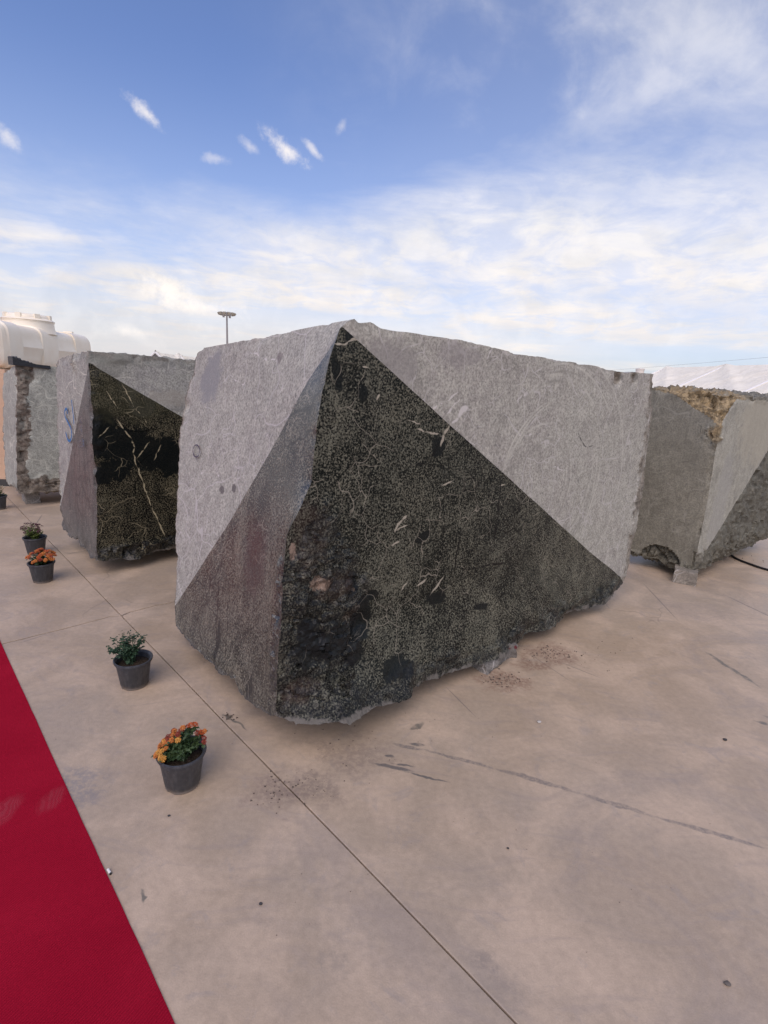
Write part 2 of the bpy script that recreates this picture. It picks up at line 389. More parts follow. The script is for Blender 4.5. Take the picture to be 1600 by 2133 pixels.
# ------------------------------------------------------------------ stone
def stone_mat(name, c1, c2, vein=(.52, .49, .46), dark=(.14, .135, .13), rocky=(.20, .175, .14), streak=.35, vein_amt=.7, veins=(), cracks=(), patches=(), speck=1., arcs=None, seed=0., tops=()):
    """dry sawn stone; the mesh attribute 'rough' marks broken rock"""
    m, k, b = mat(name)
    P = k.v('ADD', k.new('ShaderNodeTexCoord').outputs['Object'], (seed, seed * .7, 0)); P0 = k.new('ShaderNodeTexCoord').outputs['Object']
    R = k.attr('rough')
    big = k.noise(P, 1.9, 5, .6, .4); fin = k.noise(P, 82, 4, .66); mid = k.noise(P, 17, 6, .66, .3)
    c = k.mix(k.step(big, .38, .62), c1, c2)
    c = k.mix(k.step(mid, .40, .64, 0., .7), c, tuple(x * 1.28 for x in c2))
    c = k.mix(k.step(k.noise(k.v('ADD', P, (2, 5, 1)), 5.5, 6, .7, .6), .52, .68, 0., .6), c, tuple(x * .74 for x in c1))
    c = k.mix(1., c, k.mix(k.step(fin, .30, .70), (1 - .36 * speck,) * 3, (1 + .28 * speck,) * 3), 'MULTIPLY')
    c = k.mix(k.m('MULTIPLY', k.step(k.noise(k.v('ADD', P, (6, 2, 4)), 46, 4, .62), .60, .68), .38 * speck), c, tuple(min(.6, x * 1.5) for x in c2))
    c = k.mix(k.m('MULTIPLY', k.step(k.noise(P, 52, 3, .6), .60, .70), .62 * speck), c, dark)
    st = k.new('ShaderNodeMapping'); k.put(st.inputs['Vector'], P); st.inputs['Scale'].default_value = (9, 9, .8)
    c = k.mix(k.step(k.noise(st.outputs[0], 4, 5, .65), .50, .75, 0., streak), c, tuple(x * .72 for x in c1))
    c = k.mix(k.step(k.noise(P, .9, 4, .6, .8), .55, .72, 0., .45), c, tuple(x * .78 for x in c1))
    # hairline veins
    V = k.warp(P, 2.4, .35)
    v1 = k.m('MULTIPLY', k.step(k.vor(V, 3.2), .014, .003), k.step(k.noise(P, 2.6, 3), .44, .54))
    v2 = k.m('MULTIPLY', k.step(k.vor(k.warp(k.v('ADD', P, (5, 2, 8)), 5, .22), 8.), .026, .006), k.step(k.noise(k.v('ADD', P, (3, 3, 1)), 4.2, 3), .49, .58))
    vm = k.m('MAXIMUM', v1, v2)
    c = k.mix(k.m('MULTIPLY', vm, vein_amt), c, vein)
    if veins:
        vs_ = k.segs(k.warp(P0, 14, .05), veins); c = k.mix(k.m('MULTIPLY', vs_, .85), c, tuple(min(.8, x * 1.15) for x in vein))
    if cracks: c = k.mix(k.m('MULTIPLY', k.segs(k.warp(P0, 20, .03), cracks), .8), c, (.05, .045, .045))
    if arcs:
        for cen, r, w, a in arcs:
            d = k.v('DISTANCE', k.warp(P0, 3, .04), tuple(cen))
            ar = k.step(k.m('ABSOLUTE', k.m('SUBTRACT', d, r)), w, w * .2)
            c = k.mix(k.m('MULTIPLY', k.m('MULTIPLY', ar, k.step(k.noise(P, 3, 3), .4, .6)), a), c, tuple(x * 1.45 for x in c2))
            ar = k.step(k.m('ABSOLUTE', k.m('SUBTRACT', d, r * .94)), w, w * .2)
            c = k.mix(k.m('MULTIPLY', k.m('MULTIPLY', ar, k.step(k.noise(P, 2.4, 3), .45, .6)), a), c, tuple(x * .72 for x in c2))
    nz = k.noise(P, 13, 6, .72)
    for cen, r, col, a in patches: c = k.mix(k.m('MULTIPLY', k.blob(k.warp(P0, 9, .05), cen, r, nz, 2.2, .25), a), c, col)
    rk = k.mix(k.step(k.noise(P, 22, 6, .7, .5), .34, .66), tuple(x * .55 for x in rocky), tuple(x * 1.45 for x in rocky))
    rk = k.mix(k.step(k.noise(P, 6, 4, .6), .55, .7, 0., .5), rk, tuple(x * 1.25 for x in c2))
    rm = k.step(k.m('ADD', R, k.m('MULTIPLY', k.m('SUBTRACT', nz, .5), .9)), .38, .60)
    c = k.mix(rm, c, rk)
    for cen, r, col, a in tops: c = k.mix(k.m('MULTIPLY', k.m('MULTIPLY', k.blob(P0, cen, r, nz, 1.2, .3), a), 1. if name.startswith('red') else rm), c, k.mix(k.step(k.noise(P, 26, 6, .72), .36, .66), tuple(x * .42 for x in col), tuple(x * 1.35 for x in col)))
    k.put(b.inputs['Base Color'], c); k.put(b.inputs['Roughness'], k.step(mid, .3, .7, .62, .82)); b.inputs['Specular IOR Level'].default_value = .3
    rr = k.new('ShaderNodeTexNoise', noise_type='RIDGED_MULTIFRACTAL'); k.put(rr.inputs['Vector'], P); rr.inputs['Scale'].default_value = 11; rr.inputs['Detail'].default_value = 6
    h = k.m('ADD', k.m('ADD', k.m('MULTIPLY', fin, .25), k.m('MULTIPLY', mid, .35)), k.m('MULTIPLY', k.m('MULTIPLY', rr.outputs[0], rm), 1.3))
    k.put(b.inputs['Normal'], k.bump(h, .5, .010))
    return m

def polish_mat(name, base=(.010, .012, .0105), grain=(.165, .158, .115), veins=(), cracks=(), blacks=(), rusts=(), pales=(), dens=.5, scale=118, rough=.26, ior=1.5, rimk=1., spec=.5, raw=(.150, .137, .12), seed=0., vein=(.36, .32, .25), rockc=(.05, .052, .055), streak=.0):
    """polished, sealed stone: near-black matrix with olive grains, glossy"""
    m, k, b = mat(name)
    P0 = k.new('ShaderNodeTexCoord').outputs['Object']; P = k.v('ADD', P0, (seed, seed * .7, 0))
    R = k.attr('rough'); RIM = k.attr('rim')
    nz = k.noise(P, 15, 6, .72)
    den = k.m('ADD', k.m('MULTIPLY', k.m('SUBTRACT', k.noise(k.v('MULTIPLY', P, (1., 1., .8)), 1.9, 6, .64, 1.1), .5), .46), k.m('MULTIPLY', k.m('SUBTRACT', k.noise(P, 9, 5, .66, .6), .5), .25))
    g = k.m('ADD', k.noise(P, scale, 2, .55, .15), den)
    g = k.m('ADD', g, k.m('MULTIPLY', k.m('SUBTRACT', k.noise(P, scale * 2.3, 2, .6), .5), .28))
    gm = k.m('ADD', k.m('MULTIPLY', k.step(g, dens - .07, dens + .03), .40), k.m('MULTIPLY', k.step(g, dens + .02, dens + .16), .60))
    gc = k.mix(k.noise(P, 4, 4, .6), tuple(x * .72 for x in grain), (grain[0] * 1.35, grain[1] * 1.22, grain[2] * 1.15))
    gc = k.mix(k.step(k.noise(P, 120, 2), .5, .75, 0., .5), gc, tuple(min(.5, x * 1.9) for x in grain))
    c = k.mix(k.m('MULTIPLY', gm, .92), base, gc)
    if streak:
        st = k.new('ShaderNodeMapping'); k.put(st.inputs['Vector'], P); st.inputs['Scale'].default_value = (14, 14, .9)
        c = k.mix(k.step(k.noise(st.outputs[0], 3.2, 5, .65), .46, .68, 0., streak), c, base)
    # cloudy fine-grained lenses
    c = k.mix(k.step(k.noise(k.v('ADD', P, (4, 9, 2)), 2.8, 5, .6, 1.), .63, .72, 0., .5), c, (.060, .060, .048))
    if blacks:
        blk = k.blobs(k.warp(P0, 6, .10), blacks, nz, 1.9, .10); c = k.mix(k.m('MULTIPLY', blk, .93), c, (.006, .008, .008))
    for cen, r, col, a in rusts: c = k.mix(k.m('MULTIPLY', k.blob(P0, cen, r, nz, 1.9, .35), a), c, col)
    V = k.warp(P, 3.2, .3)
    v1 = k.m('MULTIPLY', k.step(k.vor(V, 3.0), .008, .002), k.step(k.noise(P, 2.4, 3), .53, .61))
    v2 = k.m('MULTIPLY', k.step(k.vor(k.warp(k.v('ADD', P, (5, 2, 8)), 5, .2), 7.), .015, .004), k.step(k.noise(k.v('ADD', P, (3, 3, 1)), 3.8, 3), .53, .61))
    c = k.mix(k.m('MULTIPLY', k.m('MAXIMUM', v1, v2), .50), c, vein)
    dk = k.m('MULTIPLY', k.step(k.vor(k.warp(k.v('ADD', P, (1, 6, 3)), 3, .3), 3.1), .020, .005), k.step(k.noise(k.v('ADD', P, (8, 1, 1)), 1.6, 3), .50, .58))
    c = k.mix(k.m('MULTIPLY', dk, .8), c, base)
    if veins: c = k.mix(k.m('MULTIPLY', k.segs(k.warp(P0, 22, .022), [(a, b_, w * .8) for a, b_, w in veins]), .75), c, tuple(min(.6, x * 1.3) for x in vein))
    if cracks: c = k.mix(k.m('MULTIPLY', k.segs(k.warp(P0, 16, .04), cracks), .9), c, (.006, .006, .006))
    rk = k.mix(k.step(k.noise(P, 28, 6, .72, .4), .38, .64), (.014, .015, .016), tuple(x * 1.7 for x in rockc))
    c = k.mix(k.m('MULTIPLY', k.step(R, .25, .75), .15), c, rk)
    for pcol in sorted({p[2] for p in pales}):
        grp = [p for p in pales if p[2] == pcol]
        c = k.mix(k.m('MULTIPLY', k.blobs(P0, [(p[0], p[1]) for p in grp], nz, 2.3, .12), grp[0][3]), c, pcol)
    c = k.mix(k.m('MULTIPLY', k.step(R, .3, .8), k.step(k.noise(P, 20, 6, .75, .8), .44, .56, .62, 0.)), c, (.008, .008, .009))
    rw = k.mix(k.noise(P, 24, 6, .7), tuple(x * .62 for x in raw), tuple(x * 1.25 for x in raw))
    rimm = k.m('MULTIPLY', k.step(k.m('ADD', RIM, k.m('MULTIPLY', k.m('SUBTRACT', k.noise(P, 5, 6, .7), .5), 3.2)), .75, 1.05), rimk)
    c = k.mix(rimm, c, rw)
    k.put(b.inputs['Base Color'], c)
    ro = k.m('ADD', k.step(k.noise(P, 5, 4), .3, .7, rough - .05, rough + .09), k.m('MULTIPLY', k.m('MAXIMUM', rimm, k.m('MULTIPLY', R, .12)), .45), clamp=True)
    k.put(b.inputs['Roughness'], ro); b.inputs['IOR'].default_value = ior; b.inputs['Specular IOR Level'].default_value = spec
    rr = k.new('ShaderNodeTexNoise', noise_type='RIDGED_MULTIFRACTAL'); k.put(rr.inputs['Vector'], P); rr.inputs['Scale'].default_value = 13; rr.inputs['Detail'].default_value = 7
    r2 = k.new('ShaderNodeTexNoise', noise_type='RIDGED_MULTIFRACTAL'); k.put(r2.inputs['Vector'], P); r2.inputs['Scale'].default_value = 42; r2.inputs['Detail'].default_value = 3
    h = k.m('ADD', k.m('MULTIPLY', gm, .05), k.m('ADD', k.m('MULTIPLY', k.noise(P, 6, 3), .25), k.m('MULTIPLY', k.m('MULTIPLY', k.m('ADD', rr.outputs[0], k.m('MULTIPLY', r2.outputs[0], .75)), k.m('MAXIMUM', R, rimm)), 1.5)))
    k.put(b.inputs['Normal'], k.bump(h, .6, .012))
    return m

def arcparam(pts):
    s = np.r_[0, np.cumsum(np.linalg.norm(np.diff(pts, axis=0), axis=1))]; return s / s[-1]

def build_block(base, c8, edges, n3, rough_fn=None, shape_fn=None, chip=.02, smooth_amp=.003, rough_amp=.05, seed=0.):
    """a sawn quarry block as one welded skin: 8 corners, 12 edges of which some follow a given line, fine breakage on edges and broken areas.
    c8[(i,j,k)] corners; edges[(axis, (a,b))] = (points, falloff). Returns verts (about base), quads, face ids, rough, rim."""
    ni, nj, nk = n3; N = np.array([ni, nj, nk])
    idx = {}; lat = []; quads = []; fid = []
    def vid(t):
        if t not in idx: idx[t] = len(lat); lat.append(t)
        return idx[t]
    for ax in range(3):
        o = [q for q in range(3) if q != ax]
        for side in (0, 1):
            for a in range(N[o[0]]):
                for c in range(N[o[1]]):
                    q = []
                    for da, dc in ((0, 0), (1, 0), (1, 1), (0, 1)):
                        t = [0, 0, 0]; t[ax] = int(side * N[ax]); t[o[0]] = a + da; t[o[1]] = c + dc; q.append(vid(tuple(t)))
                    quads.append(q if (side == 1) != (ax == 1) else q[::-1]); fid.append(ax * 2 + side)
    L = np.array(lat) / N; P = np.zeros((len(L), 3))
    for key, c in c8.items():
        w = np.ones(len(L))
        for a in range(3): w = w * (L[:, a] if key[a] else 1 - L[:, a])
        P += w[:, None] * c
    for (ax, ab), (pts, fall) in edges.items():
        o = [q for q in range(3) if q != ax]; pts = np.array(pts); t = arcparam(pts)
        e0 = pts[0]; e1 = pts[-1]; off = pts - (e0 + (e1 - e0) * t[:, None])
        # the broad course of the edge reaches far into the faces, its small nicks only a little way
        tg = np.linspace(0, 1, 241); og = np.c_[[np.interp(tg, t, off[:, q]) for q in range(3)]].T
        ext = np.concatenate([-og[:0:-1], og, -og[-2::-1]]); kx = np.arange(-60, 61); kg = np.exp(-(kx / 22.) ** 2 / 2); kg /= kg.sum()
        sm = np.c_[[np.convolve(ext[:, q], kg, 'same')[240:481] for q in range(3)]].T
        O = np.c_[[np.interp(L[:, ax], t, off[:, q]) for q in range(3)]].T
        Os = np.c_[[np.interp(L[:, ax], tg, sm[:, q]) for q in range(3)]].T
        w = 1.; wn = 1.
        for q, s, fl in zip(o, ab, fall):
            d = np.abs(L[:, q] - s); w = w * np.clip(1 - d / fl, 0, 1) ** 1.7; wn = wn * np.clip(1 - d / min(fl, .07), 0, 1) ** 1.7
        P += Os * w[:, None] + (O - Os) * wn[:, None]
    Q = np.array(quads); fid = np.array(fid)
    def normals(P):
        fn = np.cross(P[Q[:, 2]] - P[Q[:, 0]], P[Q[:, 3]] - P[Q[:, 1]]); vn = np.zeros_like(P)
        for q in range(4): np.add.at(vn, Q[:, q], fn)
        return vn / (np.linalg.norm(vn, axis=1)[:, None] + 1e-12)
    if shape_fn is not None: P, extra = shape_fn(P, L)
    else: extra = np.zeros(len(P))
    size = np.array([np.linalg.norm(c8[(1, 0, 0)] - c8[(0, 0, 0)]), np.linalg.norm(c8[(0, 1, 0)] - c8[(0, 0, 0)]), np.linalg.norm(c8[(0, 0, 1)] - c8[(0, 0, 0)])])
    dist = np.minimum(L, 1 - L) * size; two = np.sort(dist, axis=1)[:, 1]        # distance to the nearest edge
    X = P + seed
    rough = extra.copy()
    if rough_fn is not None: rough = np.maximum(rough, rough_fn(P, L))
    rough = np.maximum(rough, np.where(L[:, 2] < 1e-6, 1., 0)); rough = np.maximum(rough, np.where(L[:, 1] > 1 - 1e-6, .7, 0))
    nr = normals(P)
    P = P + nr * (smooth_amp * fbm(X, 2.5, 4))[:, None]
    rid = 1 - np.abs(fbm(X, 3.1, 5, .55)) * 1.6
    blocky = np.abs(fbm(X + 5, 5.5, 4, .55)) - .25
    edgew = np.clip(two / .05, .42, 1.)
    P = P + nr * (edgew * rough * rough_amp * (.30 * fbm(X, 4.6, 6, .68) + .2 * (rid - .7) - .8 * (np.abs(fbm(X + 5, 7.5, 4, .6)) - .2) + .35 * np.abs(fbm(X + 3, 19., 3, .6)) + .62 * facets(X + .012 * np.c_[fbm(X, 9, 2), fbm(X + 3, 9, 2), fbm(X + 6, 9, 2)], 8.) + .28 * facets(X + 2, 19.)))[:, None]
    ch = np.clip(fbm(X + 11, 7., 4, .6) * 1.3 + .12, 0, 1)
    cen = P.mean(0); P = P + ((cen - P) / np.linalg.norm(cen - P, axis=1)[:, None]) * (chip * ch * np.exp(-(two / .030) ** 2))[:, None]
    rough = np.maximum(rough, sst(chip * ch * np.exp(-(two / .035) ** 2), .006, .016) * .55)
    rim = np.exp(-(L[:, 2] * size[2] / .030) ** 2)
    return P - base, quads, fid, rough, rim

def finish_block(root, data, m_raw, pols=(), plane=None, raw_name='sawn_stone', pol_name='polished_face', sharp=32, whole=()):
    P, quads, fid, rough, rim = data
    me = bpy.data.meshes.new(raw_name); me.from_pydata([tuple(p) for p in P.tolist()], [], quads)
    bm = bmesh.new(); bm.from_mesh(me)
    lr = bm.verts.layers.float.new('rough'); li = bm.verts.layers.float.new('rim'); lf = bm.faces.layers.int.new('side')
    for v, r, i in zip(bm.verts, rough.tolist(), rim.tolist()): v[lr] = r; v[li] = i
    for f, s in zip(bm.faces, fid.tolist()): f[lf] = s
    if plane is not None:
        co, no = Vector(tuple(plane[0])), Vector(tuple(plane[1])).normalized()
        bmesh.ops.bisect_plane(bm, geom=bm.verts[:] + bm.edges[:] + bm.faces[:], dist=1e-5, plane_co=co, plane_no=no)
        bm.faces.ensure_lookup_table()
        test = lambda f, l, sd: f[l] == sd and (f.calc_center_median() - co).dot(no) < 0
        for sd, m_pol in pols:
            b2 = bm.copy(); l2 = b2.faces.layers.int['side']
            bmesh.ops.delete(b2, geom=[f for f in b2.faces if not test(f, l2, sd)], context='FACES')
            m2 = bpy.data.meshes.new(pol_name); b2.to_mesh(m2); b2.free()
            link(pol_name, m2, m_pol, root, smooth=sharp)
        for sd, m_w, nm in whole:
            b2 = bm.copy(); l2 = b2.faces.layers.int['side']
            bmesh.ops.delete(b2, geom=[f for f in b2.faces if f[l2] != sd], context='FACES')
            m2 = bpy.data.meshes.new(nm); b2.to_mesh(m2); b2.free(); link(nm, m2, m_w, root, smooth=sharp)
        lf = bm.faces.layers.int['side']; sds = [q[0] for q in pols]; bmesh.ops.delete(bm, geom=[f for f in bm.faces if f[lf] in [q[0] for q in whole]], context='FACES')
        bmesh.ops.delete(bm, geom=[f for f in bm.faces if any(test(f, lf, q) for q in sds)], context='FACES')
    bm.to_mesh(me); bm.free()
    return link(raw_name, me, m_raw, root, smooth=sharp)

def hnorm(d):
    d = np.array([d[0], d[1], 0.]); return d / np.linalg.norm(d)

BG = 'sawn stone blocks set out on the concrete yard'
# ================================================================== block 1: the large one in front
B = gnd(572, 1487, .2); Pr = gnd(1299, 1213, .15); dR = hnorm(Pr - B); nR = np.array([dR[1], -dR[0], 0]); dLb = np.array([-dR[1], dR[0], 0])
T = onp(738, 664, B, nR)
nL = np.cross(dLb, T - B); nL /= np.linalg.norm(nL)
if nL[0] > 0: nL = -nL
rp = lambda u, v: onp(u, v, B, nR)
lp = lambda u, v: onp(u, v, B, nL)
TR = rp(1362, 780); LB = lp(365, 1290); LT = lp(425, 725)
c8 = {(0, 0, 0): B, (1, 0, 0): Pr, (0, 0, 1): T, (1, 0, 1): TR, (0, 1, 0): LB, (0, 1, 1): LT, (1, 1, 0): Pr + LB - B, (1, 1, 1): TR + LT - T}
ed = {}
ed[(2, (0, 0))] = ([B] + [rp(*q) for q in ((572, 1400), (578, 1300), (583, 1200), (596, 1110), (622, 1060), (648, 1000), (653, 950), (660, 880), (670, 815), (688, 742), (708, 684), (722, 672))] + [T], (.45, .6))
ed[(0, (0, 1))] = ([T] + [rp(*q) for q in ((746, 671), (752, 672), (770, 670), (778, 672), (792, 683), (815, 687), (850, 692), (900, 700), (960, 708), (1020, 722), (1060, 732), (1075, 738), (1120, 742), (1180, 752), (1240, 762), (1268, 769), (1275, 771), (1300, 775), (1304, 777), (1330, 776), (1350, 778))] + [TR], (.3, .12))
ed[(0, (0, 0))] = ([B] + [gnd(*q) for q in ((596, 1500, .19), (620, 1505, .185), (660, 1508, .175), (720, 1505, .165), (745, 1494, .155), (772, 1480, .145), (795, 1474, .14), (820, 1464, .13), (856, 1452, .125), (862, 1436, .125), (880, 1424, .12), (900, 1415, .11), (960, 1396, .09), (1000, 1384, .08), (1058, 1366, .065), (1064, 1348, .07), (1092, 1334, .08), (1115, 1322, .09), (1145, 1311, .08), (1165, 1295, .09), (1180, 1278, .1), (1215, 1268, .09), (1258, 1259, .085), (1276, 1244, .10), (1282, 1236, .115))] + [Pr], (.5, .22))
ed[(2, (1, 0))] = ([Pr] + [rp(*q) for q in ((1306, 1200), (1311, 1175), (1318, 1130), (1328, 1092), (1334, 1050), (1341, 1010), (1345, 962), (1353, 900), (1358, 862), (1357, 832), (1361, 800), (1358, 788))] + [TR], (.07, .3))
ed[(1, (0, 1))] = ([T] + [lp(*q) for q in ((690, 673), (600, 691), (540, 703), (492, 712), (483, 714), (460, 718))] + [LT], (.3, .12))
ed[(1, (0, 0))] = ([B] + [lp(*q) for q in ((562, 1490), (530, 1470), (497, 1443), (490, 1413), (455, 1400), (430, 1370), (400, 1345), (372, 1310), (366, 1302))] + [LB], (.3, .10))
ed[(2, (0, 1))] = ([LB] + [lp(*q) for q in ((367, 1200), (366, 1100), (371, 1000), (375, 900), (384, 836), (398, 790), (408, 744), (413, 734))] + [LT], (.3, .15))
RC = rp(655, 1290)
def b1_rough(P, L):
    d = P - RC; a = d @ dR; z = d[:, 2]
    q = np.sqrt((a / .26) ** 2 + ((z) / .42) ** 2) + .5 * fbm(P, 4, 3)
    r = sst(-q, -1.15, -.75) * (L[:, 1] < .05)
    low = sst(-(L[:, 2] + .05 * fbm(P, 3.3, 3)), -.08, -.02) * .8 * (L[:, 1] < .05)
    lowl = sst(-(L[:, 2] + .03 * fbm(P, 3.3, 3)), -.04, -.01) * .25 * (L[:, 0] < .05)
    fringe = sst(L[:, 0] + .012 * fbm(P, 6, 3), .955, .99) * .55
    # a broken notch low on the long side and one below the far top edge
    n1 = np.exp(-(np.linalg.norm(P - rp(1092, 1318), axis=1) / .09) ** 2) * 1.
    n2 = np.exp(-(np.linalg.norm(P - rp(1287, 786), axis=1) / .055) ** 2) * 1.1 + np.exp(-(np.linalg.norm(P - rp(1320, 784), axis=1) / .05) ** 2)
    return np.clip(np.maximum.reduce([r, low, lowl, fringe, n1, n2]), 0, 1)
def b1_shape(P, L):
    e = np.zeros(len(P)); on = L[:, 1] < .05
    d = P - RC; a = d @ dR; z = d[:, 2]
    bulge = np.exp(-((a / .24) ** 2 + (z / .40) ** 2)) * .045 * on
    P = P + nR * bulge[:, None]
    for c, r, dep in ((rp(1090, 1318), .07, .13), (rp(745, 1300), .055, .03), (rp(735, 1375), .06, .03), (rp(1287, 790), .04, .03), (rp(1322, 786), .03, .03)):
        P = P - nR * (np.exp(-(np.linalg.norm(P - c, axis=1) / r) ** 2) * dep)[:, None]
    P = P - nL * (np.exp(-(np.linalg.norm(P - lp(387, 845), axis=1) / .035) ** 2) * .02)[:, None]
    return P, e
base1 = np.array([B[0], B[1], 0.])
root = thing('stone_block', 'large stone block in front, grey above and polished to a dark speckled pyramid below', 'stone block', base1, BG)
data = build_block(base1, c8, ed, (300, 110, 170), b1_rough, b1_shape, chip=.014, smooth_amp=.003, rough_amp=.031)
o1 = lambda p: tuple(np.array(p) - base1)
R1 = lambda u, v: o1(rp(u, v)); L1 = lambda u, v: o1(lp(u, v))
def chainR(w, *q): return [(R1(*a), R1(*b), w) for a, b in zip(q, q[1:])]
def chainL(w, *q): return [(L1(*a), L1(*b), w) for a, b in zip(q, q[1:])]
big_vein = chainR(.016, (975, 845), (955, 868)) + chainR(.011, (955, 868), (938, 884))
veinsR = big_vein + chainR(.005, (900, 856), (915, 840), (925, 842), (955, 815)) + chainR(.005, (930, 858), (945, 845), (955, 838), (962, 828)) + chainR(.006, (1077, 838), (1092, 818), (1095, 826)) \
    + chainR(.006, (1108, 905), (1100, 908), (1080, 906)) + chainR(.005, (1150, 972), (1178, 980)) + chainR(.006, (1015, 745), (1026, 728)) + chainR(.005, (1150, 856), (1156, 862)) + chainR(.005, (1190, 866), (1198, 862))
veinsL = chainL(.005, (600, 1010), (628, 1000)) + chainL(.006, (520, 735), (600, 760)) + chainL(.005, (590, 745), (598, 800), (612, 812)) + chainL(.005, (553, 870), (572, 892)) + chainL(.010, (418, 990), (428, 976)) + chainL(.004, (412, 1002), (420, 988)) + chainL(.005, (445, 980), (466, 1005)) + chainL(.005, (410, 1175), (440, 1060)) + chainL(.004, (470, 770), (500, 800), (520, 792))
M1 = stone_mat('grey_sawn_stone', (.340, .318, .280), (.362, .348, .298), veins=veinsR + veinsL, vein_amt=.75, streak=.30,
               cracks=chainR(.006, (1205, 902), (1213, 920), (1222, 933)) + chainR(.003, (1222, 933), (1236, 928)) + chainR(.004, (1260, 975), (1257, 1015)),
               arcs=[(R1(1150, 1010), .52, .010, .8), (R1(1140, 1000), .62, .013, .7), (R1(1120, 1010), .36, .009, .6), (R1(1150, 1000), .47, .008, .7), (R1(1150, 1010), .72, .010, .6), (R1(1160, 1020), .82, .012, .5), (R1(1130, 1000), .26, .008, .5)],
               patches=[(L1(440, 790), (.13, .13, .16), (.235, .232, .235), .75), (R1(815, 770), (.16, .12, .12), (.255, .235, .222), .6), (R1(960, 740), (.15, .15, .06), (.27, .245, .235), .5),
                        (R1(1290, 786), (.05, .05, .03), (.11, .115, .105), .8), (R1(1325, 784), (.04, .04, .025), (.13, .13, .12), .7), (L1(462, 1022), (.035, .035, .02), (.10, .085, .085), .8), (L1(488, 1018), (.02, .02, .02), (.09, .08, .08), .8), (L1(585, 745), (.03, .03, .03), (.14, .11, .11), .6)])
polR = chainR(.011, (938, 884), (925, 905), (918, 930)) + chainR(.006, (918, 905), (885, 900), (868, 892)) + chainR(.005, (850, 874), (876, 884)) + chainR(.007, (920, 1010), (945, 1002)) + chainR(.007, (785, 834), (792, 822)) \
    + chainR(.010, (820, 1108), (838, 1082), (848, 1074)) + chainR(.006, (826, 1104), (850, 1092)) + chainR(.006, (700, 1148), (718, 1172)) + chainR(.009, (868, 1222), (888, 1205)) + chainR(.009, (896, 1240), (924, 1200)) + chainR(.006, (836, 1230), (848, 1212)) \
    + chainR(.008, (862, 1335), (880, 1298), (886, 1272)) + chainR(.009, (806, 1372), (822, 1340)) + chainR(.006, (690, 714), (715, 719), (730, 710), (742, 704)) + chainR(.006, (754, 762), (768, 768)) + chainR(.007, (815, 1136), (832, 1128)) + chainR(.006, (915, 1332), (922, 1318)) + chainR(.006, (1040, 1012), (1052, 1008)) + chainR(.005, (708, 720), (760, 700))
polL = chainL(.016, (572, 1078), (583, 1095), (588, 1112)) + chainL(.006, (558, 1085), (566, 1120), (572, 1150), (580, 1130)) + chainL(.006, (568, 1120), (588, 1115)) + chainL(.007, (552, 1290), (568, 1310)) + chainL(.006, (520, 1165), (510, 1180)) + chainL(.006, (510, 1210), (520, 1235)) + chainL(.005, (605, 905), (640, 906)) + chainL(.006, (628, 820), (632, 800)) + chainL(.006, (620, 765), (640, 735)) + chainL(.006, (590, 950), (600, 985)) + chainL(.005, (480, 1160), (520, 1190)) + chainL(.005, (600, 1040), (612, 1062))
M1P = polish_mat('polished_dark_stone', veins=polR, dens=.49, rough=.22, streak=.15, base=(.0050, .0065, .0055), grain=(.152, .155, .118), ior=1.42, spec=.22,
                 cracks=chainR(.010, (1045, 985), (1035, 1090), (1030, 1130)) + chainR(.008, (960, 1110), (945, 1190)) + chainR(.006, (1100, 1060), (1085, 1110)) + chainR(.007, (940, 1190), (1080, 1168)) + chainR(.008, (918, 925), (890, 960), (860, 975)),
                 blacks=[(R1(716, 1215), (.055, .055, .065)), (R1(742, 1290), (.075, .075, .12)), (R1(730, 1350), (.06, .06, .10)), (R1(800, 1380), (.15, .13, .07)), (R1(850, 1410), (.10, .10, .07)), (R1(905, 1245), (.08, .08, .04)), (R1(915, 925), (.05, .05, .05)), (R1(700, 785), (.03, .03, .06)), (R1(680, 1330), (.13, .13, .10)), (R1(640, 1330), (.08, .08, .12)), (R1(735, 700), (.05, .05, .03)), (R1(1245, 1230), (.04, .04, .045)), (R1(830, 740), (.025, .025, .02)), (R1(760, 820), (.03, .03, .03)), (R1(770, 1240), (.04, .04, .03)), (R1(1000, 1260), (.07, .06, .03)), (R1(880, 1120), (.06, .06, .025))],
                 rusts=[(R1(640, 1120), (.09, .09, .16), (.065, .040, .032), .3), (R1(690, 1215), (.10, .10, .07), (.07, .038, .024), .4), (R1(615, 1430), (.08, .08, .07), (.07, .04, .03), .5), (R1(720, 1270), (.05, .05, .05), (.10, .06, .035), .5)],
                 pales=[(R1(606, 1150), (.020, .020, .055), (.33, .235, .18), .75), (R1(655, 1212), (.055, .055, .035), (.32, .225, .165), .7), (R1(685, 1220), (.035, .035, .03), (.35, .22, .15), .7), (R1(604, 1240), (.02, .02, .03), (.40, .28, .22), .8), (R1(722, 1228), (.035, .035, .018), (.28, .2, .13), .7), (R1(597, 1430), (.018, .018, .018), (.40, .36, .30), .9), (R1(1000, 1372), (.20, .18, .045), (.30, .255, .225), .8), (R1(930, 1400), (.14, .14, .04), (.28, .24, .21), .8), (R1(1072, 1345), (.04, .04, .03), (.28, .25, .2), .7), (R1(1150, 1310), (.10, .10, .025), (.26, .23, .19), .6)])
A1 = rp(710, 678); aL = lp(373, 1250); aR = rp(1291, 1206)
n1 = np.cross(aR - A1, aL - A1); n1 = n1 if n1[2] > 0 else -n1
